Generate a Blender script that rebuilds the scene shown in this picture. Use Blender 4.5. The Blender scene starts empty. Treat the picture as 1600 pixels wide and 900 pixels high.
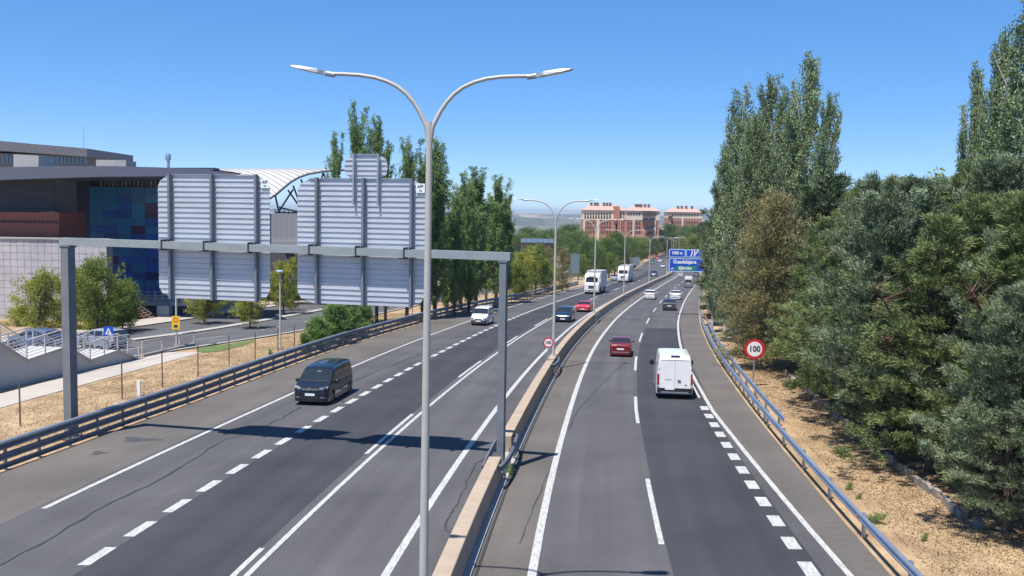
import bpy, math, random
import numpy as np
from mathutils import Vector, Matrix
random.seed(7); rng = np.random.default_rng(7)
S = bpy.context.scene
COL = S.collection

# ------------------------------------------------------------------ camera, sky, sun
F_PX = 1500.0; CAM_H = 9.6
ROLL = math.atan(0.016); PITCH = math.atan(117 / F_PX)
cam = bpy.data.cameras.new('camera'); camo = bpy.data.objects.new('camera', cam); COL.objects.link(camo)
cam.sensor_width = 36; cam.lens = 36 * F_PX / 1600; cam.clip_start = 0.2; cam.clip_end = 30000
_f = np.array([0, math.cos(PITCH), -math.sin(PITCH)]); _r = np.array([1., 0, 0]); _u = np.cross(_r, _f)
_c, _s = math.cos(ROLL), math.sin(ROLL)
RV = _c * _r + _s * _u; UV_ = -_s * _r + _c * _u; FV = _f
m = Matrix.Identity(4)
for i in range(3):
    m[i][0] = RV[i]; m[i][1] = UV_[i]; m[i][2] = -FV[i]
m[2][3] = CAM_H
camo.matrix_world = m
S.camera = camo

SUN_EL = math.radians(67); SH = (-0.58, -0.815)
sun_dir = Vector((SH[0] * math.cos(SUN_EL), SH[1] * math.cos(SUN_EL), math.sin(SUN_EL))).normalized()
w = bpy.data.worlds.new('World'); S.world = w; w.use_nodes = True
nt = w.node_tree; nt.nodes.clear()
sky = nt.nodes.new('ShaderNodeTexSky'); sky.sky_type = 'NISHITA'; sky.sun_disc = False
sky.sun_elevation = SUN_EL; sky.sun_rotation = math.atan2(SH[0], SH[1]) % (2 * math.pi)
sky.air_density = 0.6; sky.dust_density = 0.2; sky.ozone_density = 6.0; sky.altitude = 2000
gam = nt.nodes.new('ShaderNodeGamma'); gam.inputs['Gamma'].default_value = 0.54
hsv = nt.nodes.new('ShaderNodeHueSaturation'); hsv.inputs['Saturation'].default_value = 1.6; hsv.inputs['Value'].default_value = 2.3; hsv.inputs['Hue'].default_value = 0.507
bg = nt.nodes.new('ShaderNodeBackground'); bg.inputs['Strength'].default_value = 0.12
wo = nt.nodes.new('ShaderNodeOutputWorld')
nt.links.new(sky.outputs[0], gam.inputs['Color']); nt.links.new(gam.outputs[0], hsv.inputs['Color']); nt.links.new(hsv.outputs[0], bg.inputs[0]); nt.links.new(bg.outputs[0], wo.inputs[0])
sl = bpy.data.lights.new('sun', 'SUN'); sl.energy = 4.9; sl.angle = math.radians(0.53); sl.color = (1.0, 0.95, 0.88)
so = bpy.data.objects.new('sun', sl); COL.objects.link(so); so.rotation_euler = sun_dir.to_track_quat('Z', 'Y').to_euler(); so.location = (0, -20, 60)
S.view_settings.view_transform = 'Standard'; S.view_settings.look = 'None'; S.view_settings.exposure = 0.55; S.view_settings.gamma = 1
S.cycles.max_bounces = 6; S.cycles.transparent_max_bounces = 8; S.cycles.volume_bounces = 0

# ------------------------------------------------------------------ ground shape and picture-to-ground helpers
def zr(Y):
    Y = np.maximum(np.asarray(Y, float), 0.); Yc = np.minimum(Y, 140.)
    return -(0.008 * Yc + 1e-4 * Yc * Yc) - 0.036 * np.clip(Y - 140, 0, 160) - 0.022 * np.maximum(Y - 300, 0)
def at(x, y, h=0.0):
    """the place on the road surface (raised by h) that a spot of the picture shows"""
    d = (x - 800) / F_PX * RV - (y - 450) / F_PX * UV_ + FV
    Y = 30.
    for i in range(120):
        z = float(zr(Y)) + h; t = (z - CAM_H) / d[2]; Yn = t * d[1]; Y = Y + .5 * (Yn - Y) if Yn > 0 else Y * 1.1
    t = (z - CAM_H) / d[2]
    return Vector((t * d[0], Y, z))
def ray(x, y, Y):
    """point at distance Y along the view through x, y"""
    d = (x - 800) / F_PX * RV - (y - 450) / F_PX * UV_ + FV
    t = Y / d[1]
    return Vector((t * d[0], Y, CAM_H + t * d[2]))
def on_plane(x, y, P, n):
    d = Vector((x - 800) / F_PX * RV - (y - 450) / F_PX * UV_ + FV)
    o = Vector((0, 0, CAM_H)); t = (Vector(P) - o).dot(n) / d.dot(n)
    return o + d * t

# centre geometry: x of each painted line as a function of the distance Y
KY = [-40, 0, 25, 50, 75, 100, 140, 200, 290, 420, 900, 1400]
def curve(ys, xs):
    ys = np.array(ys, float); xs = np.array(xs, float); n = len(ys)
    dl = np.diff(xs) / np.diff(ys); mm = np.zeros(n); mm[0] = dl[0]; mm[-1] = dl[-1]
    h = np.diff(ys)
    mm[1:-1] = (dl[:-1] * h[1:] + dl[1:] * h[:-1]) / (h[1:] + h[:-1])
    def f(Y):
        Y = np.asarray(Y, float); i = np.clip(np.searchsorted(ys, Y) - 1, 0, n - 2)
        t = (Y - ys[i]) / h[i]; t2 = t * t; t3 = t2 * t
        return (2*t3-3*t2+1)*xs[i] + (t3-2*t2+t)*h[i]*mm[i] + (-2*t3+3*t2)*xs[i+1] + (t3-t2)*h[i]*mm[i+1]
    return f
R0 = curve(KY, [-3.0, -0.9, .62, 3.17, 6.4, 10.5, 18.2, 30.8, 50, 73, 165, 260])
def off(vals, ks=(0, 25, 50, 75, 100, 140, 200, 300)):
    ks = np.array(ks, float); vals = np.array(vals, float)
    return lambda Y: R0(Y) + np.interp(Y, ks, vals)
RD = off([3.95, 3.78, 3.48, 3.52, 3.62, 3.6, 3.5, 3.5])
RE = off([10.3, 8.85, 7.53, 7.1, 6.95, 7.0, 7.1, 7.1])
L3 = off([-4.0, -3.97, -3.85, -3.65, -3.75, -3.8, -3.8, -3.8])
L2 = off([-7.8, -7.67, -7.47, -7.15, -7.1, -7.25, -7.4, -7.4])
L1 = off([-12.9, -12.4, -11.9, -11.45, -11.25, -11.2, -11.3, -11.3])
L0 = off([-17.2, -16.6, -15.9, -15.4, -15.05, -15.1, -14.8, -14.8])
LG = off([-21.8, -21.3, -20.1, -19.9, -19.1, -16.6, -15.9, -15.9])   # left guardrail
RG = off([10.6, 10.1, 9.75, 9.6, 9.4, 9.35, 9.4, 9.4])               # right guardrail
BW = off([-2.08] * 8)                                                # middle of the median barrier
def tangent(Y, f=None):
    f = f or R0
    return math.atan2(float(f(Y + 1) - f(Y - 1)), 2.0)               # angle from +Y towards +X

def gz(X, Y):
    """height of the open ground"""
    z = zr(Y) - 0.06
    d = X - RG(Y)
    z = z + np.clip(d - 0.6, 0, 40) * 0.045 * np.clip(1.3 - np.asarray(Y) / 300., 0, 1)
    return z

# ------------------------------------------------------------------ materials
MATS = {}
def mat(name, col, rough=.6, metal=0., var=.12, scale=2.0, bump=0., bscale=20., spec=.5, coat=0., coord='Object', vec=(1, 1, 1), col2=None, detail=4, fine=0., fscale=60., emis=None):
    if name in MATS: return MATS[name]
    M = bpy.data.materials.new(name); M.use_nodes = True; n = M.node_tree.nodes; l = M.node_tree.links
    b = n['Principled BSDF']
    b.inputs['Roughness'].default_value = rough; b.inputs['Metallic'].default_value = metal
    b.inputs['Specular IOR Level'].default_value = spec; b.inputs['Coat Weight'].default_value = coat
    if coord == 'World':
        g = n.new('ShaderNodeNewGeometry'); src = g.outputs['Position']
    else:
        t = n.new('ShaderNodeTexCoord'); src = t.outputs[coord]
    mp = n.new('ShaderNodeMapping'); mp.inputs['Scale'].default_value = vec; l.new(src, mp.inputs['Vector'])
    no = n.new('ShaderNodeTexNoise'); no.inputs['Scale'].default_value = scale; no.inputs['Detail'].default_value = detail; no.inputs['Roughness'].default_value = .6
    l.new(mp.outputs[0], no.inputs['Vector'])
    mx = n.new('ShaderNodeMix'); mx.data_type = 'RGBA'
    if col2 is None:
        c1 = [c * (1 - var) for c in col]; c2 = [min(1, c * (1 + var)) for c in col]
    else: c1, c2 = col, col2
    mx.inputs[6].default_value = (*c1, 1); mx.inputs[7].default_value = (*c2, 1)
    cr = n.new('ShaderNodeMapRange'); cr.inputs[1].default_value = .3; cr.inputs[2].default_value = .7
    l.new(no.outputs[0], cr.inputs[0]); l.new(cr.outputs[0], mx.inputs[0])
    out = mx.outputs[2]
    if fine > 0:
        n2 = n.new('ShaderNodeTexNoise'); n2.inputs['Scale'].default_value = fscale; n2.inputs['Detail'].default_value = 3; l.new(src, n2.inputs['Vector'])
        r2 = n.new('ShaderNodeMapRange'); r2.inputs[1].default_value = .25; r2.inputs[2].default_value = .75; r2.inputs[3].default_value = 1 - fine; r2.inputs[4].default_value = 1 + fine
        l.new(n2.outputs[0], r2.inputs[0])
        vm = n.new('ShaderNodeVectorMath'); vm.operation = 'SCALE'; l.new(out, vm.inputs[0]); l.new(r2.outputs[0], vm.inputs['Scale']); out = vm.outputs[0]
    l.new(out, b.inputs['Base Color'])
    if bump > 0:
        nb = n.new('ShaderNodeTexNoise'); nb.inputs['Scale'].default_value = bscale; nb.inputs['Detail'].default_value = 3; l.new(src, nb.inputs['Vector'])
        bn = n.new('ShaderNodeBump'); bn.inputs['Strength'].default_value = bump; bn.inputs['Distance'].default_value = .02
        l.new(nb.outputs[0], bn.inputs['Height']); l.new(bn.outputs[0], b.inputs['Normal'])
    MATS[name] = M
    return M

def asphalt(name, base, brown=0.0, streak=.18):
    """asphalt with worn wheel tracks running along the road; UV is metres across and along"""
    M = bpy.data.materials.new(name); M.use_nodes = True; n = M.node_tree.nodes; l = M.node_tree.links
    b = n['Principled BSDF']; b.inputs['Roughness'].default_value = .85; b.inputs['Specular IOR Level'].default_value = .25
    uv = n.new('ShaderNodeUVMap'); uv.uv_map = 'UVMap'
    mp = n.new('ShaderNodeMapping'); mp.inputs['Scale'].default_value = (1.0, .02, 1); l.new(uv.outputs[0], mp.inputs[0])
    n1 = n.new('ShaderNodeTexNoise'); n1.inputs['Scale'].default_value = 1.1; n1.inputs['Detail'].default_value = 4; l.new(mp.outputs[0], n1.inputs[0])
    n2 = n.new('ShaderNodeTexNoise'); n2.inputs['Scale'].default_value = .22; n2.inputs['Detail'].default_value = 5; l.new(uv.outputs[0], n2.inputs[0])
    n3 = n.new('ShaderNodeTexNoise'); n3.inputs['Scale'].default_value = 14; n3.inputs['Detail'].default_value = 4; n3.inputs['Roughness'].default_value = .8; l.new(uv.outputs[0], n3.inputs[0])
    def rg(nn, a):
        r = n.new('ShaderNodeMapRange'); r.inputs[1].default_value = .25; r.inputs[2].default_value = .75; r.inputs[3].default_value = 1 - a; r.inputs[4].default_value = 1 + a; l.new(nn.outputs[0], r.inputs[0]); return r.outputs[0]
    def mul(a, c):
        mm = n.new('ShaderNodeMath'); mm.operation = 'MULTIPLY'; l.new(a, mm.inputs[0]); l.new(c, mm.inputs[1]); return mm.outputs[0]
    k = mul(mul(rg(n1, streak), rg(n2, .2)), rg(n3, .3))
    vm = n.new('ShaderNodeVectorMath'); vm.operation = 'SCALE'; vm.inputs[0].default_value = base; l.new(k, vm.inputs['Scale'])
    l.new(vm.outputs[0], b.inputs['Base Color'])
    bn = n.new('ShaderNodeBump'); bn.inputs['Strength'].default_value = .35; bn.inputs['Distance'].default_value = .01; l.new(n3.outputs[0], bn.inputs['Height']); l.new(bn.outputs[0], b.inputs['Normal'])
    MATS[name] = M; return M

def leaf_mat(name, c1, c2, trans=.25, rough=.55):
    M = bpy.data.materials.new(name); M.use_nodes = True; n = M.node_tree.nodes; l = M.node_tree.links
    b = n['Principled BSDF']; b.inputs['Roughness'].default_value = rough; b.inputs['Specular IOR Level'].default_value = .25
    a = n.new('ShaderNodeAttribute'); a.attribute_name = 'tint'
    mx = n.new('ShaderNodeMix'); mx.data_type = 'RGBA'; mx.inputs[6].default_value = (*c1, 1); mx.inputs[7].default_value = (*c2, 1)
    l.new(a.outputs['Fac'], mx.inputs[0]); l.new(mx.outputs[2], b.inputs['Base Color'])
    t = n.new('ShaderNodeBsdfTranslucent'); l.new(mx.outputs[2], t.inputs[0])
    ms = n.new('ShaderNodeMixShader'); ms.inputs[0].default_value = trans
    o = n['Material Output']; l.new(b.outputs[0], ms.inputs[1]); l.new(t.outputs[0], ms.inputs[2]); l.new(ms.outputs[0], o.inputs[0])
    MATS[name] = M; return M

asph_mid = asphalt('worn grey asphalt', (.084, .082, .086))
asph_dark = asphalt('newer dark asphalt', (.045, .047, .055), streak=.16)
asph_shoulder = asphalt('pale shoulder asphalt', (.118, .107, .098), streak=.1)
asph_service = asphalt('pale service road asphalt', (.10, .10, .105))
paint = mat('road paint', (.28, .28, .27), .7, scale=9, coord='World', col2=(.56, .56, .54), detail=8, fine=.16, fscale=40, vec=(1.6, .35, 1))
seal = mat('crack sealing', (.035, .035, .038), .6)
concrete = mat('barrier concrete', (.375, .295, .22), .85, var=.14, scale=.8, bump=.3, fine=.08, fscale=18, coord='World')
concrete_grey = mat('grey concrete', (.36, .35, .33), .9, var=.15, scale=.5, bump=.3, coord='World')
concrete_light = mat('light concrete', (.37, .355, .335), .85, var=.08, scale=.4, coord='World')
dry = mat('dry earth', (.25, .165, .09), .95, scale=.45, col2=(.45, .325, .19), bump=.6, bscale=6, coord='World', detail=9, fine=.14, fscale=2.2)
straw = leaf_mat('straw', (.52, .40, .23), (.38, .28, .16), .5, .8)
path_m = mat('path concrete', (.40, .36, .32), .9, var=.08, scale=.4, coord='World', fine=.06, fscale=8)
galv = mat('galvanised steel', (.42, .45, .48), .42, metal=.75, var=.12, scale=2, fine=.06, fscale=9)
galv_rail = mat('shade-dark guardrail steel', (.19, .20, .22), .5, metal=.3, var=.2, scale=.8, coord='World', fine=.08, fscale=6)  # shade of the left rail's road face is put into this darker steel
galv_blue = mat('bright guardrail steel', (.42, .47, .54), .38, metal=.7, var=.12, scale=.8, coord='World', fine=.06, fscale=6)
post_grey = mat('gantry grey paint', (.20, .215, .235), .5, metal=.35, var=.12, scale=1.2)
lamp_grey = mat('lamp column paint', (.43, .41, .37), .5, metal=.0, var=.08, scale=1)
lamp_head = mat('lamp head grey', (.30, .32, .34), .45, metal=.3)
slat_m = mat('aluminium slat', (.52, .54, .59), .5, metal=.25, var=.05, scale=1.3, coord='World')
bark = mat('bark', (.11, .085, .065), .95, var=.35, scale=4, bump=.6, bscale=12)
bark_pale = mat('pale bark', (.42, .40, .36), .9, var=.25, scale=3, bump=.4, bscale=12)
black_rub = mat('black rubber', (.02, .02, .02), .8)
black_pl = mat('black plastic', (.016, .016, .018), .5)
glass_m = mat('dark window glass', (.02, .025, .03), .08, var=.1, spec=.8)
chrome = mat('chrome', (.6, .6, .62), .18, metal=.9)
plate_m = mat('white plate', (.75, .75, .74), .5, var=.03)
lens_m = mat('headlight glass', (.55, .58, .62), .12, metal=.4)
tail_m = mat('red tail light', (.35, .012, .015), .2, var=.1)
amber_m = mat('amber lamp', (.6, .22, .02), .3, var=.1)

# ------------------------------------------------------------------ mesh helpers
def tag(o, label=None, cat=None, group=None, kind=None):
    if label: o['label'] = label
    if cat: o['category'] = cat
    if group: o['group'] = group
    if kind: o['kind'] = kind
    return o
def link(name, me, parent=None, loc=None):
    o = bpy.data.objects.new(name, me); COL.objects.link(o)
    if parent is not None: o.parent = parent
    if loc is not None: o.location = loc
    return o
def empty(name, loc, rz=0.0):
    o = bpy.data.objects.new(name, None); COL.objects.link(o); o.location = loc; o.rotation_euler = (0, 0, rz); o.empty_display_size = .3
    return o
class MB:
    def __init__(s): s.v = []; s.f = []; s.uv = None
    def add(s, vs, fs):
        b = len(s.v); s.v += [tuple(v) for v in vs]; s.f += [tuple(i + b for i in f) for f in fs]; return s
    def box(s, c, d, rz=0, M=None):
        x, y, z = [k / 2 for k in d]; vs = []
        for sx, sy, sz in ((-1,-1,-1),(1,-1,-1),(1,1,-1),(-1,1,-1),(-1,-1,1),(1,-1,1),(1,1,1),(-1,1,1)):
            p = Vector((sx*x, sy*y, sz*z))
            if M is not None: p = M @ p
            elif rz: p = Matrix.Rotation(rz, 3, 'Z') @ p
            vs.append(p + Vector(c))
        return s.add(vs, [(0,3,2,1),(4,5,6,7),(0,1,5,4),(1,2,6,5),(2,3,7,6),(3,0,4,7)])
    def beam(s, a, b, w_, h_, up=(0, 0, 1)):
        a = Vector(a); b = Vector(b); d = b - a; L = d.length; y = d.normalized(); x = y.cross(Vector(up))
        if x.length < 1e-4: x = Vector((1, 0, 0))
        x.normalize(); z = x.cross(y)
        M = Matrix((x, y, z)).transposed()
        return s.box((a + b) / 2, (w_, L, h_), M=M)
    def tube(s, pts, rad, n=10, cap=True):
        pts = [Vector(p) for p in pts]; m_ = len(pts)
        rad = [rad] * m_ if isinstance(rad, (int, float)) else rad
        vs = []; fs = []; px = None
        for i, p in enumerate(pts):
            t = (pts[min(i+1, m_-1)] - pts[max(i-1, 0)]).normalized()
            if px is None:
                px = t.cross(Vector((0, 1, 0.01)));
                if px.length < .1: px = t.cross(Vector((1, 0, 0)))
            px = (px - t * px.dot(t)).normalized(); py = t.cross(px)
            for k in range(n):
                a = 2 * math.pi * k / n; vs.append(p + (px * math.cos(a) + py * math.sin(a)) * rad[i])
        for i in range(m_ - 1):
            for k in range(n):
                k2 = (k + 1) % n; fs.append((i*n+k, i*n+k2, (i+1)*n+k2, (i+1)*n+k))
        if cap: fs.append(tuple(reversed(range(n)))); fs.append(tuple((m_-1)*n + k for k in range(n)))
        return s.add(vs, fs)
    def ell(s, c, r, nu=10, nv=7, M=None):
        vs = []; fs = []
        for j in range(nv + 1):
            t = math.pi * j / nv
            for i in range(nu):
                a = 2 * math.pi * i / nu
                p = Vector((r[0]*math.sin(t)*math.cos(a), r[1]*math.sin(t)*math.sin(a), r[2]*math.cos(t)))
                if M is not None: p = M @ p
                vs.append(p + Vector(c))
        for j in range(nv):
            for i in range(nu):
                i2 = (i+1) % nu; fs.append((j*nu+i, (j+1)*nu+i, (j+1)*nu+i2, j*nu+i2))
        return s.add(vs, fs)
    def prism(s, poly, off_):
        """closed solid from a 3d polygon pushed along off_"""
        n = len(poly); o = Vector(off_); vs = [Vector(p) for p in poly] + [Vector(p) + o for p in poly]
        fs = [tuple(range(n)), tuple(reversed(range(n, 2*n)))] + [(i, n+i, n+(i+1) % n, (i+1) % n) for i in range(n)]
        return s.add(vs, fs)
    def mesh(s, name, m_, smooth=None):
        me = bpy.data.meshes.new(name); me.from_pydata(s.v, [], s.f); 
        for k in (m_ if isinstance(m_, (list, tuple)) else [m_]): me.materials.append(k)
        if smooth is not None:
            me.polygons.foreach_set('use_smooth', [True] * len(me.polygons))
            me.set_sharp_from_angle(angle=math.radians(smooth))
        me.update(); return me
    def build(s, name, m_, parent=None, smooth=None, loc=None):
        return link(name, s.mesh(name, m_, smooth), parent, loc)

def fix_normals(me):
    import bmesh
    bm = bmesh.new(); bm.from_mesh(me); bmesh.ops.recalc_face_normals(bm, faces=bm.faces); bm.to_mesh(me); bm.free()

# rows for everything that lies on the ground
ROWS = np.concatenate([np.arange(-30, 300, 4.0), np.arange(300, 1400, 50.0), [1400.]])
def rows(Y0, Y1):
    r = ROWS[(ROWS > Y0 + 1e-3) & (ROWS < Y1 - 1e-3)]
    return np.concatenate([[Y0], r, [Y1]])
def strip(name, fa, fb, Y0, Y1, m_, lift, parent=None, nx=1, skew=0):
    ys = rows(Y0, Y1); xa = np.asarray(fa(ys)) * np.ones_like(ys); xb = np.asarray(fb(ys)) * np.ones_like(ys)
    v = []; uv = []
    for i, y in enumerate(ys):
        for k in range(nx + 1):
            t = k / nx; X = xa[i] + (xb[i] - xa[i]) * t
            v.append((X, y, float(zr(y)) + lift)); uv.append((X - float(R0(y)), y))
    f = []
    for i in range(len(ys) - 1):
        for k in range(nx):
            a = i*(nx+1)+k; f.append((a, a+1, a+nx+2, a+nx+1))
    me = bpy.data.meshes.new(name); me.from_pydata(v, [], f); me.materials.append(m_)
    ul = me.uv_layers.new(name='UVMap')
    idx = np.zeros(len(me.loops), dtype=np.int32); me.loops.foreach_get('vertex_index', idx)
    ul.data.foreach_set('uv', np.array(uv, dtype=np.float32)[idx].ravel())
    return link(name, me, parent)
def line_strip(name, f, w_, Y0, Y1, m_, lift, parent):
    return strip(name, lambda Y: f(Y) - w_/2, lambda Y: f(Y) + w_/2, Y0, Y1, m_, lift, parent)
def poly_strip(name, pts, w_, m_, lift, parent=None):
    """narrow strip along ground points (cracks, sealing)"""
    v = []; f = []; n = len(pts)
    for i, p in enumerate(pts):
        a = Vector(pts[max(i-1, 0)]); b = Vector(pts[min(i+1, n-1)]); t = (b - a); t.z = 0; t.normalize(); s_ = Vector((t.y, -t.x, 0)) * (w_/2 * random.uniform(.5, 1.3))
        for q in (Vector(p) - s_, Vector(p) + s_): v.append((q.x, q.y, float(zr(q.y)) + lift))
    for i in range(n - 1): f.append((2*i, 2*i+1, 2*i+3, 2*i+2))
    me = bpy.data.meshes.new(name); me.from_pydata(v, [], f); me.materials.append(m_)
    return link(name, me, parent)
def extrude(f, Y0, Y1, prof, closed=True, hz=None, step=2.0, cap=True):
    """profile points (x offset, height) swept along x = f(Y)"""
    n = max(1, int(math.ceil((Y1 - Y0) / step))); ys = np.linspace(Y0, Y1, n + 1); b = MB(); v = []; fs = []; m_ = len(prof)
    for y in ys:
        X = float(f(y)); z = float(zr(y))
        for (dx, dz) in prof: v.append((X + dx, y, z + dz))
    for i in range(n):
        for k in range(m_ if closed else m_ - 1):
            k2 = (k + 1) % m_; fs.append((i*m_+k, i*m_+k2, (i+1)*m_+k2, (i+1)*m_+k))
    if closed and cap: fs.append(tuple(reversed(range(m_)))); fs.append(tuple(n*m_ + k for k in range(m_)))
    return b.add(v, fs)

# ------------------------------------------------------------------ ground, far country
def grid_mesh(name, xs, ys, zf, m_):
    X, Y = np.meshgrid(xs, ys); Z = zf(X, Y); v = np.stack([X, Y, Z], -1).reshape(-1, 3); nx = len(xs); ny = len(ys)
    i = np.arange(ny - 1)[:, None] * nx + np.arange(nx - 1)[None]; q = np.stack([i, i+1, i+1+nx, i+nx], -1).reshape(-1, 4)
    me = bpy.data.meshes.new(name); me.from_pydata(v.tolist(), [], q.tolist()); me.materials.append(m_)
    me.polygons.foreach_set('use_smooth', [True]*len(me.polygons)); return me
xs = np.concatenate([[-2500, -1500, -900, -500, -300, -200], np.arange(-140, 140, 2.5), [150, 180, 200, 300, 500, 900, 1500, 2500]])
ys = np.concatenate([ROWS, []])
go = link('ground', grid_mesh('ground', xs, ys, gz, dry)); go['kind'] = 'structure'

# the valley and the plateau beyond
far_m = bpy.data.materials.new('distant fields'); far_m.use_nodes = True
n = far_m.node_tree.nodes; l = far_m.node_tree.links; b = n['Principled BSDF']; b.inputs['Roughness'].default_value = 1; b.inputs['Specular IOR Level'].default_value = 0
g = n.new('ShaderNodeNewGeometry'); mp = n.new('ShaderNodeMapping'); mp.inputs['Scale'].default_value = (.004, .0016, 0); l.new(g.outputs['Position'], mp.inputs[0])
vo = n.new('ShaderNodeTexVoronoi'); vo.inputs['Scale'].default_value = 1.0; l.new(mp.outputs[0], vo.inputs[0])
nn = n.new('ShaderNodeTexNoise'); nn.inputs['Scale'].default_value = 2.2; nn.inputs['Detail'].default_value = 10; nn.inputs['Roughness'].default_value = .7; l.new(mp.outputs[0], nn.inputs[0])
ramp = n.new('ShaderNodeValToRGB'); e = ramp.color_ramp.elements; e[0].color = (.05, .07, .035, 1); e[0].position = .36; e[1].color = (.50, .36, .22, 1); e[1].position = .66
e2 = e.new(.5); e2.color = (.13, .13, .07, 1); e3 = e.new(.57); e3.color = (.34, .26, .16, 1)
mxx = n.new('ShaderNodeMix'); mxx.inputs[0].default_value = .35; l.new(nn.outputs[0], mxx.inputs[2]); l.new(vo.outputs['Color'], mxx.inputs[3])
l.new(mxx.outputs[0], ramp.inputs[0]); l.new(ramp.outputs[0], b.inputs['Base Color'])
def far_z(X, Y):
    k = np.interp(Y, [1400, 2000, 3000, 4500, 6000, 7500, 9000, 12000], [-34, -60, -75, -62, -40, -12, 4, 6])
    k = np.where(Y <= 1401, zr(1400.) - .06, k)
    u = 9*np.sin(X*.0021+Y*.0013)+7*np.sin(X*.0047-Y*.0031+1)+4*np.sin(X*.011+Y*.006+2)
    return k + u*np.clip((Y-1400)/1500, 0, 1)*np.where(Y > 8800, .35, 1)
xs = np.linspace(-6500, 6500, 130); ys = np.linspace(1400, 12000, 100)
link('hills', grid_mesh('hills', xs, ys, far_z, far_m))['kind'] = 'structure'

# ------------------------------------------------------------------ carriageways
lc = strip('left_carriageway', lambda Y: LG(Y) + .15, lambda Y: BW(Y) - .2, -30, 1400, asph_mid, 0.0, nx=2); lc['kind'] = 'structure'
rc = strip('right_carriageway', lambda Y: BW(Y) + .2, lambda Y: RG(Y) - .12, -30, 1400, asph_mid, 0.0, nx=2); rc['kind'] = 'structure'
A = .004
strip('shoulder', lambda Y: BW(Y) + .62, lambda Y: R0(Y) - .02, -20, 330, asph_shoulder, A, rc)
strip('shoulder', lambda Y: RE(Y) + np.interp(Y, [0, 30, 45, 60, 300], [-.05, -.05, .05, .3, .0]), lambda Y: RG(Y) - .13, -20, 330, asph_shoulder, A, rc)
strip('shoulder', lambda Y: LG(Y) + .16, lambda Y: L0(Y) - .3, -20, 230, asph_shoulder, A, lc)
strip('new_surface', lambda Y: RD(Y) + .12, lambda Y: RE(Y) - np.interp(Y, [0, 25, 35, 50, 60, 90], [.75, .72, .5, .12, -.25, -.25]), -20, 95.5, asph_dark, A*2, rc)
strip('new_surface', lambda Y: L1(Y) + .15, lambda Y: L2(Y) - .42, -20, 330, asph_dark, A*2, lc)
PL = A*3
# painted lines
line_strip('edge_line', L0, .2, float(at(70, 795).y), 320, paint, PL, lc)
line_strip('lane_line', L2, .17, 15, 140, paint, PL, lc)
line_strip('edge_line', L3, .24, 15, 330, paint, PL, lc)
line_strip('edge_line', R0, .25, 15, 330, paint, PL, rc)
line_strip('edge_line', RE, .2, 15, 330, paint, PL, rc)
def dash(f, w_, Y, Ln, par): 
    return line_strip('lane_dash', f, w_, Y, Y + Ln, paint, PL, par)
y = 28.3 - 19.6
for k in range(14): dash(RD, .17, 28.3 + (k - 1) * 18.15 if k else 9.0, 7.6, rc)
y = 50.8
for k in range(18): dash(lambda Y: RE(Y) - np.interp(Y, [20, 26, 50], [1.3, 1.02, .36]), .42, y - k * 2.22 - .55, 1.15, rc)
y = 23.3
while y < 113: dash(L1, .34, y, 1.5, lc); y += 2.47
line_strip('lane_line', L1, .24, 114, 175, paint, PL, lc)
for k in range(6): dash(L1, .18, 182 + 18*k, 8, lc)
for a, bb in ((16, 27.4), (39.2, 47.9), (60.3, 68.3), (79.8, 85.8), (96, 105.5)): line_strip('lane_dash', lambda Y: L2(Y) - .36, .17, a, bb, paint, PL, lc)
for k in range(9): dash(L2, .2, 144 + 18*k, 10 if k < 3 else 6, lc)
for k in range(8): dash(L0, .14, 330+18*k, 6, lc)
line_strip('merge_line', lambda Y: RE(Y) - .33, .12, 54, 59, paint, PL, rc)
# rumble grooves in the right shoulder
gr = MB()
for k in range(46):
    y = 24 + k*.62; x = float(RE(y)); z = float(zr(y)) + A*1.9
    gr.add([(x+.55, y, z), (x+1.15, y-.05, z), (x+1.15, y+.09, z), (x+.55, y+.14, z)], [(0, 1, 2, 3)])
g_ = gr.build('rumble_grooves', mat('worn groove', (.105, .098, .09), .9, coord='World'), rc); g_['kind'] = 'stuff'
# sealed cracks
def wiggle(px, w_, par, jit=.05, lift=A*2.6, sub=5):
    P = [at(*p) for p in px]; pts = []
    for i in range(len(P)-1):
        for k in range(sub): 
            q = P[i].lerp(P[i+1], k/sub); q.x += random.gauss(0, jit); q.y += random.gauss(0, jit); pts.append(q)
    pts.append(P[-1]); poly_strip('sealed_crack', pts, w_, seal, lift, par)
wiggle([(0, 884), (90, 835), (180, 782), (235, 758), (300, 720), (345, 690), (385, 678), (440, 654), (470, 636)], .09, lc, .04)
wiggle([(548, 598), (590, 580), (640, 560), (690, 543)], .08, lc, .04)
wiggle([(758, 716), (744, 724), (726, 762), (710, 795), (697, 816), (694, 826), (705, 832)], .06, lc, .025, A*2.2)
wiggle([(978, 566), (940, 600), (905, 640), (888, 672)], .05, rc, .03)
wiggle([(858, 735), (835, 790), (812, 850)], .04, rc, .02)
wiggle([(1008, 513), (1070, 513)], .06, rc, .01, A*2.9)
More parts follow.
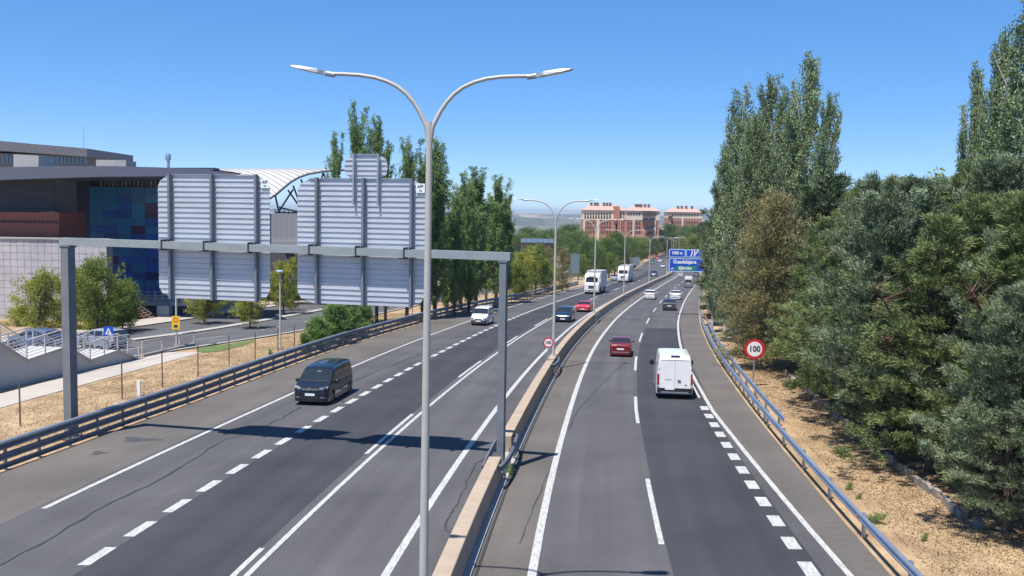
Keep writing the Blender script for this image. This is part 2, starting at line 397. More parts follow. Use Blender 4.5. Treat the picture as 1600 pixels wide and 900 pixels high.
# tar stains on the left shoulder
def stain(name, c, rx, ry, par, m_):
    v = [(c.x, c.y, float(zr(c.y)) + A*1.6)]; n_ = 22
    for k in range(n_):
        a = 2*math.pi*k/n_; r = 1 + .35*math.sin(3*a+1)+random.uniform(-.15, .15); X = c.x+rx*r*math.cos(a); Y = c.y+ry*r*math.sin(a); v.append((X, Y, float(zr(Y))+A*1.6))
    me = bpy.data.meshes.new(name); me.from_pydata(v, [], [(0, 1+k, 1+(k+1) % n_) for k in range(n_)]); me.materials.append(m_); link(name, me, par)
stain_m = mat('oil stain', (.062, .06, .058), .7, var=.2, scale=1.5, coord='World')
stain('stain', at(217, 687), .8, .45, lc, stain_m); stain('stain', at(155, 708), .3, .3, lc, stain_m)
strip('gutter', lambda Y: BW(Y)+.52, lambda Y: BW(Y)+.6, -20, 330, mat('dark joint', (.03, .03, .03), .9), A*1.5, rc)

# ------------------------------------------------------------------ median barrier
mb = empty('median_barrier', (float(BW(30)), 30, float(zr(30))))
tag(mb, 'long tan concrete wall dividing the two carriageways', 'barrier')
mb_inv = Matrix.Translation(-mb.location)
def keep(o, parent):          # parent while the mesh stays where it was built
    o.parent = parent; o.matrix_parent_inverse = Matrix.Translation(-parent.location) if parent.rotation_euler.z == 0 else (Matrix.Translation(parent.location) @ Matrix.Rotation(parent.rotation_euler.z, 4, 'Z')).inverted()
    return o
bprof = [(-.25, -.05), (-.235, .93), (-.215, .95), (.215, .95), (.235, .93), (.25, -.05)]
lprof = [(.252, -.05), (.252, .09), (.44, .07), (.44, -.05)]
y = 8.0; lamps_y = [64.6, 102.2, 142.9, 198.0, 262.0]
while y < 330:
    y2 = y + 6.0
    if y < 35.2 < y2: y2 = 35.2
    if abs(y - 35.2) < .01: y = 38.7; y2 = 44.0
    keep(extrude(BW, y, y2 - .025, bprof, step=1.5).build('barrier_block', concrete, None), mb)
    y = y2
keep(extrude(BW, 8, 330, lprof, step=3).build('footing', concrete_grey, None), mb)
keep(extrude(BW, 35.2, 38.7, [(-.24, -.05), (-.24, .3), (.24, .3), (.24, -.05)], step=1).build('footing', concrete_grey, None), mb)

def wprof(x0, z0, s=1, h=.31, d=.075):
    f_ = [(0, h), (d*.9, h*.86), (d, h*.68), (d*.2, h*.52), (d*.2, h*.48), (d, h*.32), (d*.9, h*.14), (0, 0)]
    bk = [(x - .012, z) for x, z in reversed(f_)]
    return [(x0 + s*x, z0 + z) for x, z in f_ + bk]
def guard_bits(name, label, f, base_y, spans, posts, group=None, mt=galv_rail, post_h=.8, post_x=-.1):
    root = empty(name, (float(f(base_y)), base_y, float(zr(base_y)))); tag(root, label, 'guardrail', group)
    for (y0, y1, x0, z0, s, h, part) in spans:
        o = extrude(f, y0, y1, wprof(x0, z0, s, h), step=2).build(part, mt, None); fix_normals(o.data); keep(o, root)
    pm = MB().box((0, 0, post_h/2 - .05), (.09, .14, post_h + .1)).mesh('post', mt)
    for py in posts:
        o = link('post', pm); o.location = (float(f(py)) + post_x, py, float(zr(py))); keep(o, root)
    return root
L_end = 193.0
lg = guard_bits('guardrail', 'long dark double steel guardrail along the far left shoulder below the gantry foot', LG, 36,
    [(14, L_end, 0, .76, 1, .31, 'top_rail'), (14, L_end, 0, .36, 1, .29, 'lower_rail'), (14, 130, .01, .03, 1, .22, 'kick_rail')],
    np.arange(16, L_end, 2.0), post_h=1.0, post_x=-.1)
# closed cap of the top rail; paler zinc paints its sunlit lip
o = extrude(LG, 14, L_end, [(-.16, 1.0), (-.14, 1.09), (.03, 1.09), (.05, 1.05), (-.005, 1.03)], step=2).build('rail_cap', galv, None); keep(o, lg)
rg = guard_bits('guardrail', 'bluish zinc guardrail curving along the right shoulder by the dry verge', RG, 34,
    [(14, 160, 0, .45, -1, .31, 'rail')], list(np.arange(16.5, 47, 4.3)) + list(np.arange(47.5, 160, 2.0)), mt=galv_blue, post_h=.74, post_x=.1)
rg2 = guard_bits('guardrail', 'second zinc rail set just behind the right guardrail beside the speed sign', lambda Y: RG(Y) + .55, 52,
    [(44.5, 100, 0, .5, -1, .31, 'rail')], np.arange(46.5, 100, 4.0), mt=galv_blue, post_h=.78, post_x=.1)
for py in (29.6, 42.4, 55.5):
    keep(MB().box((float(RG(py)) - .09, py, float(zr(py)) + .60), (.03, .05, .09)).build('reflector', mat('orange reflector', (.65, .16, .10), .3), None), rg)
# steel rails bowed round the posts that stand in the barrier
def bow(yc, half, label, both=True):
    root = empty('guardrail', (float(BW(yc)), yc, float(zr(yc)))); tag(root, label, 'guardrail')
    for sx in ((-1, 1) if both else (1,)):
        pts = []
        for k in range(13):
            t = -1 + 2*k/12; y_ = yc + t*half; dx = (.27 + .2*(1 - t*t)**.6 if sx > 0 else .27 + .05*(1 - t*t)) * sx
            pts.append((float(BW(y_)) + dx - root.location.x, y_ - yc, float(zr(y_)) - root.location.z))
        b = MB(); v = []; pr = wprof(0, .62, sx, .31)
        for p in pts:
            for dx, dz in pr: v.append((p[0]+dx, p[1], p[2]+dz))
        m_ = len(pr); fs = [(i*m_+k, i*m_+(k+1) % m_, (i+1)*m_+(k+1) % m_, (i+1)*m_+k) for i in range(12) for k in range(m_)]
        b.add(v, fs); o = b.build('rail', galv_rail, root); fix_normals(o.data)
        if sx > 0:
            for t in (-.55, 0, .55):
                yy = yc + t*half
                MB().box((float(BW(yy)) + .38 - root.location.x, t*half, .45), (.08, .1, .9)).build('post', galv_rail, root)
bow(36.9, 3.0, 'short steel rails guarding the right gantry post in the median gap')
for i, (yy, lb) in enumerate([(62.5, 'bowed steel rail on the median wall beside the small speed sign'), (101.5, 'bowed steel rail on the median wall at the second distant lamp'), (142, 'bowed steel rail on the median wall at the third distant lamp')]):
    bow(yy, 2.3, lb, False)

# ------------------------------------------------------------------ gantry with the backs of two big signs
PLx, PRx = Vector((-19.15, 41.3, 0)), Vector((-0.33, 36.75, 0))
gdir = (PRx - PLx).normalized(); gn = Vector((gdir.y, -gdir.x, 0))      # gn points to the camera side
if gn.y > 0: gn = -gn
ztL = ray(105, 371, PLx.y).z; ztR = ray(790, 394, PRx.y).z
gan = empty('sign_gantry', PRx + Vector((0, 0, float(zr(PRx.y)))), 0)
tag(gan, 'grey steel gantry spanning the left carriageway carrying the backs of two large signs', 'gantry')
def gk(o): return keep(o, gan)
for P, zt, wd in ((PLx, ztL, .5), (PRx, ztR, .36)):
    z0 = float(zr(P.y)) - .1; dd = .46 if P is PLx else .34
    M3 = Matrix((gdir, -gn, Vector((0, 0, 1)))).transposed()
    hz = zt - .34 - z0
    b = MB().box((P.x, P.y, z0 + hz/2), (wd*.74, dd, hz), M=M3)
    gk(b.build('post', post_grey, None))
    b = MB().box((P.x, P.y, zt - .36), (wd*1.05, dd*1.15, .05), M=M3); b.box((P.x, P.y, zt - .42), (wd*.9, dd*1.0, .05), M=M3); gk(b.build('flange', post_grey, None))
    b = MB().box((P.x, P.y, z0 + .14), (wd*1.5, dd*1.5, .08), M=M3)
    for sx in (-1, 1):
        for sy in (-1, 1): b.box(Vector((P.x, P.y, z0 + .2)) + gdir*sx*wd*.6 - gn*sy*dd*.6, (.05, .05, .12))
    gk(b.build('base_plate', post_grey, None))
ex = .28
A_ = Vector((PLx.x, PLx.y, ztL - .165)) - gdir*ex; B_ = Vector((PRx.x, PRx.y, ztR - .165)) + gdir*ex
gk(MB().beam(A_, B_, .36, .31).build('beam', mat('gantry beam zinc', (.33, .36, .36), .5, metal=.45, var=.08), None))
Psign = Vector((PRx.x, PRx.y, 0)) - gn * .34           # plane of the sign panels, just beyond the beam
Prib = Psign + gn * .10
def gpt(x, y, P=Psign): return on_plane(x, y, P, gn)
def sign_panel(tl, tr, bl, br, pitch, corner, ribs, label, rib_top=None, cut=None):
    TL, TR, BL, BR = [gpt(*p) for p in (tl, tr, bl, br)]
    s0 = (TL - PLx).dot(gdir) * .5 + (BL - PLx).dot(gdir) * .5; s1 = (TR - PLx).dot(gdir) * .5 + (BR - PLx).dot(gdir) * .5
    zt0, zb0 = (TL.z + TR.z) / 2, (BL.z + BR.z) / 2
    n_ = max(1, round((zt0 - zb0) / pitch)); ph = (zt0 - zb0) / n_
    pr_root = empty('sign_panel', (0, 0, 0)); pr_root.location = PLx + gdir * (s0 + s1)/2 - gn*.34 + Vector((0, 0, zb0)); pr_root['label'] = label
    keep(pr_root, gan); inv = Matrix.Translation(-pr_root.location)
    def ins(zz):
        dt = min(zt0 - zz, zz - zb0); return corner*1.25 - 1.25*math.sqrt(max(0, corner**2 - (corner - dt)**2)) if dt < corner else 0
    for k in range(n_):
        za = zb0 + k*ph
        pr = [(0, .0), (.014, .0), (.014, ph - .035), (.045, ph - .026), (.045, ph - .008), (0, ph - .005)]
        v = []
        for sgn, se_ in ((1, s0), (-1, s1)):
            for (d_, h_) in pr: v.append(PLx + gdir*(se_ + sgn*ins(za + h_)) + gn*(-.34 + d_) + Vector((0, 0, za + h_)) - pr_root.location)
        m_ = len(pr); fs = [(q, (q+1) % m_, m_ + (q+1) % m_, m_ + q) for q in range(m_)] + [tuple(reversed(range(m_))), tuple(range(m_, 2*m_))]
        o = MB().add(v, fs).build('slat', slat_m, pr_root); fix_normals(o.data)
    ca, cb = PLx + gdir*(s0 + corner) + gn*(-.31), PLx + gdir*(s1 - corner) + gn*(-.31)
    gk(MB().beam((ca.x, ca.y, zt0 + .02), (cb.x, cb.y, zt0 + .02), .09, .035).build('top_rail', galv, None))
    rib_top = rib_top or {}
    for i, (xt, xb) in enumerate(ribs):
        y_t, y_b = rib_top.get(i, (None, None))
        a = on_plane(xt, 300, Prib, gn); bb = on_plane(xb, 430, Prib, gn)
        s_ = (a - PLx).dot(gdir); s2 = (bb - PLx).dot(gdir); sm = (s_ + s2)/2
        ztop = zt0 + .05 if y_t is None else on_plane(xt, y_t, Prib, gn).z; zbot = zb0 - .02 if y_b is None else on_plane(xb, y_b, Prib, gn).z
        c = PLx + gdir*sm - gn*.20
        big = y_b is None
        b = MB().beam((c.x, c.y, zbot), (c.x, c.y, ztop), .095 if big else .06, .20 if big else .12, up=gn); gk(b.build('stiffener', post_grey if big else galv, None))
        if big:
            zb_ = ztL + (ztR - ztL) * (sm / (PRx - PLx).length) - .165
            c2 = PLx + gdir*(sm - .16); M3 = Matrix((gdir, -gn, Vector((0, 0, 1)))).transposed()
            b = MB().box((c2.x, c2.y, zb_), (.05, .42, .44), M=M3); b.box(Vector((c2.x, c2.y, zb_ + .21)) + gdir*.14, (.3, .40, .035), M=M3); b.box(Vector((c2.x, c2.y, zb_ - .21)) - gdir*.1, (.28, .40, .035), M=M3)
            gk(b.build('bracket', mat('dark bracket', (.045, .05, .06), .5, metal=.3), None))
    return pr_root, s0, s1, zt0, zb0
FONT = None
def text_obj(name, txt, size, m_, parent, loc, rot, bold=.0, depth=.004, squash=1.0):
    cu = bpy.data.curves.new('lettering', 'FONT'); cu.body = txt; cu.size = size; cu.extrude = depth; cu.offset = bold; cu.align_x = 'CENTER'; cu.align_y = 'CENTER'; cu.resolution_u = 3
    t = bpy.data.objects.new('lettering', cu); COL.objects.link(t); bpy.context.view_layer.update()
    me = bpy.data.meshes.new_from_object(t.evaluated_get(bpy.context.evaluated_depsgraph_get())); bpy.data.objects.remove(t)
    me.materials.clear(); me.materials.append(m_); me.name = name
    o = link(name, me, parent); o.location = loc; o.rotation_euler = rot; o.scale = (squash, 1, 1); return o
white_paint = mat('sign white', (.78, .78, .78), .5, var=.03)
yaw_g = math.atan2(gdir.y, gdir.x)
R1 = sign_panel((249, 272), (424, 276), (247, 466), (420, 470), .213, .55, [(268, 265), (333.5, 330.5), (403.5, 399)], 'left large sign panel seen from behind')
R2 = sign_panel((468, 277), (667, 283), (462, 472), (662, 481), .213, .55, [(498, 493), (570, 566), (645, 641)], 'right large sign panel seen from behind')
R3 = sign_panel((539, 241), (606, 243), (538, 279.5), (605, 281), .213, .36, [(553, 553), (591, 591)], 'small top panel above the right sign', rib_top={0: (240, 320), 1: (241, 321)})
for (px, py), RR in (((414, 287), R1), ((657, 294), R2)):
    c = on_plane(px, py, Psign + gn*.075, gn)
    st = MB().box((0, 0, 0), (.36, .012, .36)).build('sticker', white_paint, RR[0]); st.location = c - RR[0].location; st.rotation_euler = (0, 0, yaw_g)
    # dark lettering and green mark flat on the sticker
    text_obj('lettering', 'API', .17, mat('sticker ink', (.03, .05, .12), .6), RR[0], c - RR[0].location + gn*.012 + Vector((0, 0, .06)), (math.pi/2, 0, yaw_g), .004, .002)
    o = MB().box((0, 0, 0), (.12, .006, .06)).build('sticker_mark', mat('sticker green', (.12, .4, .2), .6), RR[0]); o.location = c - RR[0].location + gn*.012 - Vector((0, 0, .09)); o.rotation_euler = (0, 0, yaw_g)

# ------------------------------------------------------------------ street lamps
ARM = [(0, 0), (.04, .12), (.11, .30), (.20, .50), (.31, .69), (.45, .87), (.62, 1.02), (.82, 1.13), (1.05, 1.21), (1.35, 1.26), (1.65, 1.275), (1.97, 1.28)]
def lamp_parts(root, Ht, r0=.095, head_up=.17, flat=False):
    fork = Ht - 1.3
    MB().tube([(0, 0, 0), (0, 0, .5), (0, 0, fork*.5), (0, 0, fork)], [r0, r0*.97, r0*.8, r0*.62], 14).build('pole', lamp_grey, root, smooth=40)
    MB().tube([(0, 0, .0), (0, 0, .06)], [r0*2.2, r0*2.2], 4).build('base_plate', lamp_grey, root)
    for s in (-1, 1):
        MB().tube([(s*(x + .012), 0, fork - .25 + z if i else fork - .5) for i, (x, z) in enumerate(ARM)], [r0*.5]*3 + [r0*.45]*9, 10).build('arm', lamp_grey, root, smooth=50)
        b = MB(); x0, z0 = s*(1.95), fork - .25 + 1.28
        M = Matrix.Rotation(-s*head_up, 3, 'Y')
        def P(u, v, w_): return Vector((x0, 0, z0)) + M @ Vector((s*u, v, w_))
        ring = lambda u, hw, h0, h1: [P(u, -hw, h0), P(u, hw, h0), P(u, hw*.8, h1), P(u, -hw*.8, h1)]
        st = [ring(0, .045, -.04, .035), ring(.10, .06, -.045, .04), ring(.2, .12, -.035, .05), ring(.55, .15, -.02, .045), ring(.72, .13, 0, .03), ring(.76, .10, .005, .02)]
        v = [p for r_ in st for p in r_]; fs = [(i*4+k, i*4+(k+1) % 4, (i+1)*4+(k+1) % 4, (i+1)*4+k) for i in range(5) for k in range(4)] + [(3, 2, 1, 0), (20, 21, 22, 23)]
        b.add(v, fs); o = b.build('lamp_head', lamp_head, root); fix_normals(o.data)
        b = MB(); v = [P(.24, -.1, -.042), P(.24, .1, -.042), P(.6, .11, -.026), P(.6, -.11, -.026)]; b.prism(v, M @ Vector((0, 0, .012))); b.build('diffuser', mat('lamp glass', (.5, .52, .5), .2), root)
        # collar between arm and head
        MB().tube([P(-.12, 0, 0), P(.06, 0, -.002)], r0*.62, 10).build('collar', lamp_head, root)
LY = 21.6
lx = ray(664, 600, LY).x
names = ['tall double armed lamp in front, its pole crossing the right sign', 'double armed median lamp beside the small speed sign', 'double armed median lamp in front of the first white lorry',
         'double armed median lamp in front of the second white lorry', 'double armed median lamp left of the dark blue oncoming car', 'double armed median lamp just right of the dark blue oncoming car']
GL = 'double armed lamps along the median wall'
Ht1 = ray(672, 105, LY).z - float(zr(LY)) 
root = empty('street_lamp', (lx, LY, float(zr(LY)) ), -.02); tag(root, names[0], 'lamp', GL)
root.rotation_euler = (0, math.radians(.25), -.06); root.scale = (1.17, 1.17, 1)
lamp_parts(root, Ht1 + .10, head_up=.2)
tops = [(872, 307), (937, 339), (981, 357), (1012, 367), (1035, 370)]
far0 = empty('street_lamp', (0, 0, 0)); lamp_parts(far0, 11.9, .1, .10)
def copy_tree(o, parent=None):
    c = o.copy(); COL.objects.link(c)
    if parent is not None: c.parent = parent
    for ch in list(o.children): copy_tree(ch, c)
    return c
for i, yy in enumerate(lamps_y):
    o = far0 if i == 0 else copy_tree(far0)
    o.location = (float(BW(yy)), yy, float(zr(yy))); o.rotation_euler = (0, 0, -tangent(yy))
    if yy in (64.6, 102.2, 142.9): o.location.z += 0
    h = ray(tops[i][0], tops[i][1], yy).z - o.location.z; o.scale = (1.08, 1, h / 11.9)
    tag(o, names[i+1], 'lamp', GL)
fl = ['far double armed lamp above the bend, first beyond the blue sign', 'far double armed lamp above the bend, second beyond the blue sign', 'far double armed lamp above the bend, third beyond the blue sign', 'far double armed lamp above the bend, farthest of the row']
for i, yy in enumerate((318, 365, 415, 470)):
    o = copy_tree(far0); o.location = (float(BW(yy)) + (0, -1, 2, 5)[i], yy, float(zr(yy))); o.rotation_euler = (0, 0, -.2); o.scale = (1, 1, 1); tag(o, fl[i], 'lamp', GL)

# ------------------------------------------------------------------ signs
red_paint = mat('sign red', (.55, .02, .03), .4, var=.05); ink = mat('sign black', (.02, .02, .035), .5); blue_paint = mat('sign blue', (.012, .075, .50), .45, var=.06); green_paint = mat('sign green', (.01, .22, .13), .45)
def speed_sign(loc, zc, dia, label, pole_r, yaw=0, ph0=0):
    r = empty('speed_sign', loc, yaw); tag(r, label, 'road sign')
    h = zc - loc[2]
    MB().beam((0, .06, ph0), (0, .06, h + dia*.35), pole_r*2, pole_r*1.4, up=(0, 1, 0)).build('pole', galv, r)
    def disc(R, y, t, m_, nm):
        N = 40; v = [(R*math.cos(2*math.pi*k/N), y, h + R*math.sin(2*math.pi*k/N)) for k in range(N)]
        b = MB().prism(v, (0, t, 0)); o = b.build(nm, m_, r); fix_normals(o.data)
    disc(dia/2, 0, .02, red_paint, 'red_ring'); disc(dia/2*.74, -.006, .004, white_paint, 'face'); disc(dia/2*.985, .021, .02, galv, 'back')
    text_obj('lettering', '100', dia*.40, ink, r, (0, -.012, h), (math.pi/2, 0, 0), dia*.012, .002, .95)
    return r
p = at(1177, 604); p.z = float(gz(p.x, p.y)); zc = ray(1180, 545.5, p.y).z
speed_sign(p, zc, 1.24, 'large round 100 speed sign with red ring on a post behind the right guardrail', .045)
p = Vector((float(BW(62.0)) - .12, 62.0, float(zr(62)) + .93)); zc = ray(862, 535.5, 62).z
speed_sign(p, zc, .70, 'small round 100 speed sign standing on the median wall beside a lamp', .04)

# blue guide sign on its cantilever
gy = 113.5
def blue_sign():
    a = ray(1045.5, 388.5, gy); b_ = ray(1105, 425, gy)
    px = 27.6; root = empty('guide_sign', (px, gy + .3, float(gz(px, gy)))); tag(root, 'blue overhead road sign naming Guadalajara above the right carriageway', 'road sign')
    def K(o): return keep(o, root)
    K(MB().box((px, gy+.35, root.location.z + 4.4), (.4, .4, 8.8)).build('post', post_grey, None))
    zb = (a.z + b_.z)/2
    K(MB().box(((a.x + px)/2 - .2, gy+.3, zb + .2), (px - a.x + .2, .3, .34)).build('beam', post_grey, None))
    def panel(x0, y0, x1, y1, nm):
        A0 = ray(x0, y0, gy); A1 = ray(x1, y1, gy); w_, h_ = A1.x - A0.x, A0.z - A1.z; cx, cz = (A0.x + A1.x)/2, (A0.z + A1.z)/2
        def rr(w__, h__, r_, y_, t_):
            pts = []
            for qx, qz, a0 in ((1, 1, 0), (-1, 1, 90), (-1, -1, 180), (1, -1, 270)):
                for k in range(4):
                    an = math.radians(a0 + 30*k); pts.append((cx + qx*(w__/2 - r_) + r_*math.cos(an), y_, cz + qz*(h__/2 - r_) + r_*math.sin(an)))
            return MB().prism(pts, (0, t_, 0))
        o = K(rr(w_, h_, .14, gy, .05).build(nm, mat('sign border', (.45, .6, .85), .5, var=.03), None)); fix_normals(o.data)
        o = K(rr(w_ - .18, h_ - .18, .09, gy - .006, .004).build('sign_face', blue_paint, None)); fix_normals(o.data)
        return cx, cz, w_, h_
    c1 = panel(1045.5, 389, 1071, 402.3, 'sign_panel'); c2 = panel(1072, 389.5, 1098, 402.5, 'sign_panel'); c3 = panel(1045.5, 403.2, 1105.5, 425, 'sign_panel')
    L_ = root.location
    def T(t, s, x, z, b=.012, sq=1): o = text_obj('lettering', t, s, white_paint, root, Vector((x, gy - .016, z)) - L_, (math.pi/2, 0, 0), b, .003, sq)
    T('1000 m', .50, c1[0] - .02, c1[1] + .02, .016, .85)
    T('Guadalajara', .60, c3[0] - .45, c3[1] + .36, .018, .98)
    K(MB().box((c3[0] - .28, gy - .012, c3[1] - .40), (2.4, .006, .56)).build('green_field', green_paint, None))
    T('av.', .34, c3[0] - 1.83, c3[1] - .42, .012); T('Ejército', .50, c3[0] - .35, c3[1] - .38, .016)
    # white exit pictogram and arrow
    b = MB()
    for poly in ([(-.55, -.35), (-.38, -.35), (-.18, .35), (-.32, .35)], [(-.1, -.35), (.08, -.35), (.12, .35), (-.02, .35)], [(.05, -.1), (.16, -.2), (.5, .25), (.4, .32)], [(.3, .35), (.58, .38), (.55, .1)]):
        b.prism([(c2[0] + x*.85, gy - .012, c2[1] + z) for x, z in poly], (0, .004, 0))
    o = K(b.build('exit_symbol', white_paint, None)); fix_normals(o.data)
    b = MB()
    for poly in ([(-.22, .30), (-.08, .38), (.12, -.05), (.0, -.14)], [(-.12, -.14), (.26, .02), (.2, -.38)]):
        b.prism([(c3[0] + c3[2]/2 - .38 + x, gy - .012, c3[1] - .05 + z) for x, z in poly], (0, .004, 0))
    o = K(b.build('arrow', white_paint, None)); fix_normals(o.data)
blue_sign()

# ------------------------------------------------------------------ vehicles
def interp(pts, s): return float(np.interp(s, [p[0] for p in pts], [p[1] for p in pts]))
wheel_cache = {}
def wheel_meshes(r, w_, rimcol):
    key = (round(r, 3), round(w_, 3), rimcol)
    if key in wheel_cache: return wheel_cache[key]
    N = 24; prof = [(-w_/2, r*.62), (-w_/2, r*.93), (-w_*.38, r), (w_*.38, r), (w_/2, r*.93), (w_/2, r*.62)]
    v = []; f = []
    for k in range(N):
        a = 2*math.pi*k/N
        for x, q in prof: v.append((x, q*math.cos(a), q*math.sin(a)))
    n_ = len(prof)
    for k in range(N):
        for j in range(n_ - 1): f.append((k*n_+j, ((k+1) % N)*n_+j, ((k+1) % N)*n_+j+1, k*n_+j+1))
    b = MB().add(v, f); tyre = b.mesh('tyre', black_rub, 40)
    b = MB(); 
    for sx in (-1, 1):
        b.prism([(sx*w_*.36, r*.60*math.cos(2*math.pi*k/N), r*.60*math.sin(2*math.pi*k/N)) for k in range(N)], (sx*.01, 0, 0))
        for k in range(5):
            a = 2*math.pi*k/5; M = Matrix.Rotation(a, 3, 'X'); b.box(M @ Vector((sx*w_*.43, 0, r*.32)), (.03, r*.15, r*.56), M=M)
        b.prism([(sx*w_*.42, r*.14*math.cos(2*math.pi*k/8), r*.14*math.sin(2*math.pi*k/8)) for k in range(8)], (sx*.03, 0, 0))
    rim = b.mesh('rim', mat('wheel rim ' + rimcol, (.35, .35, .36) if rimcol == 'silver' else (.06, .06, .06), .35, metal=.7))
    fix_normals(rim); fix_normals(tyre)
    wheel_cache[key] = (tyre, rim); return tyre, rim
def add_wheel(root, x, y, r, w_=.2, rimcol='silver'):
    ty, ri = wheel_meshes(r, w_, rimcol)
    a = link('wheel', ty, root); a.location = (x, y, r); b = link('rim', ri, a); return a

def car_paint(name, col, metal=.0, rough=.28):
    return mat(name, col, rough, metal=metal, var=.04, scale=1.5, coat=.6, spec=.5)

def loft_car(root, L, W, H, top, belt, z0, wheels, wr, paint_m, ws, rw, sides, tumble=.12, nose=.22, tailr=.10, mid=.55, belt_in=.03, glass=glass_m, bumper=None, roof_flat=.82):
    """top/belt: outlines (distance from the tail, height); wheels: distances from the tail"""
    st = set(np.linspace(0, L, int(L/.09)+1).tolist() + [p[0] for p in top] + [p[0] for p in belt] + [a for r_ in sides for a in r_] + [.02, .05, L-.02, L-.05, L-.1] + list(ws) + list(rw or []))
    for c in wheels: st |= {c + wr*1.14*math.cos(a) for a in np.linspace(0, math.pi, 15)}
    ss = []; 
    for s_ in sorted(st):
        if 0 <= s_ <= L and (not ss or s_ - ss[-1] > .012): ss.append(s_)
    ss[-1] = L
    rings = []
    for s_ in ss:
        e0 = s_/ .35; e1 = (L - s_)/.55
        wf = 1.0
        if s_ < .35: wf *= 1 - tailr*(1 - min(1, e0))**2
        if L - s_ < .55: wf *= 1 - nose*(1 - min(1, e1))**2.2
        hw = W/2*wf; zt = interp(top, s_); zb = min(interp(belt, s_), zt - .02)
        cab = max(0., min(1., (zt - zb)/max(.01, H - zb)))
        zl = z0 + .10*max(0, 1 - (L - s_)/.3)*.4
        za = zl
        for c in wheels:
            q = (wr*1.12)**2 - (s_ - c)**2
            if q > 0: za = max(za, wr + math.sqrt(q))
        zm = max(mid, za + .03); zb = max(zb, zm + .03); zt = max(zt, zb + .02)
        bi = hw - belt_in; ti = (hw - tumble)*1.0 if cab > 0 else hw
        tx = bi + (hw - tumble - bi)*cab            # half width at the roof edge
        rd = .10*cab + .03
        r_ = [(0, zl if za == zl else za), (hw*.8, za), (hw*.985, za + .012), (hw, zm), (hw*.998, (zm*.45 + zb*.55)), (bi, zb)]
        n_g = 3
        for k in range(1, n_g + 1):
            t = k/n_g; zz = zb + (zt - rd - zb)*t if cab > .02 else zb + (zt - zb)*.3*t
            r_.append((bi + (tx - bi)*t**1.3, zz))
        r_.append((tx - rd*.35, zt - rd*.35)); r_.append((tx*roof_flat, zt - .012*cab)); r_.append((tx*.4, zt + .006)); r_.append((0, zt + .01))
        rings.append(r_)
    n_ = len(rings[0]); v = []
    for s_, r_ in zip(ss, rings):
        for x, z in r_: v.append((x, s_ - L/2, z))
        for x, z in r_: v.append((-x, s_ - L/2, z))
    groups = {'body': [], 'windshield': [], 'rear_window': [], 'side_window': [], 'bumper': []}
    sidegroups = {}
    for i in range(len(ss) - 1):
        sm = (ss[i] + ss[i+1])/2
        for j in range(n_ - 1):
            for side in (0, 1):
                o = side*n_; q = (i*2*n_+o+j, i*2*n_+o+j+1, (i+1)*2*n_+o+j+1, (i+1)*2*n_+o+j)
                if side: q = tuple(reversed(q))
                g = 'body'
                if 5 <= j <= 7:
                    for k, (a, bb) in enumerate(sides):
                        if a <= sm <= bb: g = ('side', k, side)
                if j >= 9 - (1 if j == 8 else 0) and j >= 9:
                    if ws and ws[0] < sm < ws[1]: g = 'windshield'
                    if rw and rw[0] < sm < rw[1]: g = 'rear_window'
                if bumper and j <= 2 and (sm < bumper[0] or sm > L - bumper[1]): g = 'bumper'
                if bumper and len(bumper) > 2 and j <= 2: g = 'bumper'
                if isinstance(g, tuple): sidegroups.setdefault(g, []).append(q)
                else: groups[g].append(q)
    for end, i in ((0, 0), (1, len(ss) - 1)):
        base = i*2*n_; ring = [base + k for k in range(n_)] + [base + n_ + k for k in range(n_ - 2, 0, -1)]
        q = tuple(ring) if end == 0 else tuple(reversed(ring))
        groups['body'].append(q)
    def mk(nm, faces, m_, smooth=35):
        if not faces: return None
        used = sorted({k for f in faces for k in f}); mp = {k: i for i, k in enumerate(used)}
        b = MB(); b.v = [v[k] for k in used]; b.f = [tuple(mp[k] for k in f) for f in faces]
        o = b.build(nm, m_, root, smooth=smooth); return o
    mk('body', groups['body'], paint_m, 32)
    mk('windshield', groups['windshield'], glass); mk('rear_window', groups['rear_window'], glass)
    mk('bumper', groups['bumper'], black_pl)
    for g, f in sidegroups.items(): mk('side_window', f, glass)
    # dark underside keeps daylight from showing through below
    MB().box((0, 0, z0 + .07), (W*.78, L*.9, .14)).build('underside', black_pl, root)
    for c in wheels:
        for sx in (-1, 1): add_wheel(root, sx*(W/2 - .13), c - L/2, wr, .21)
    return dict(L=L, W=W, H=H)

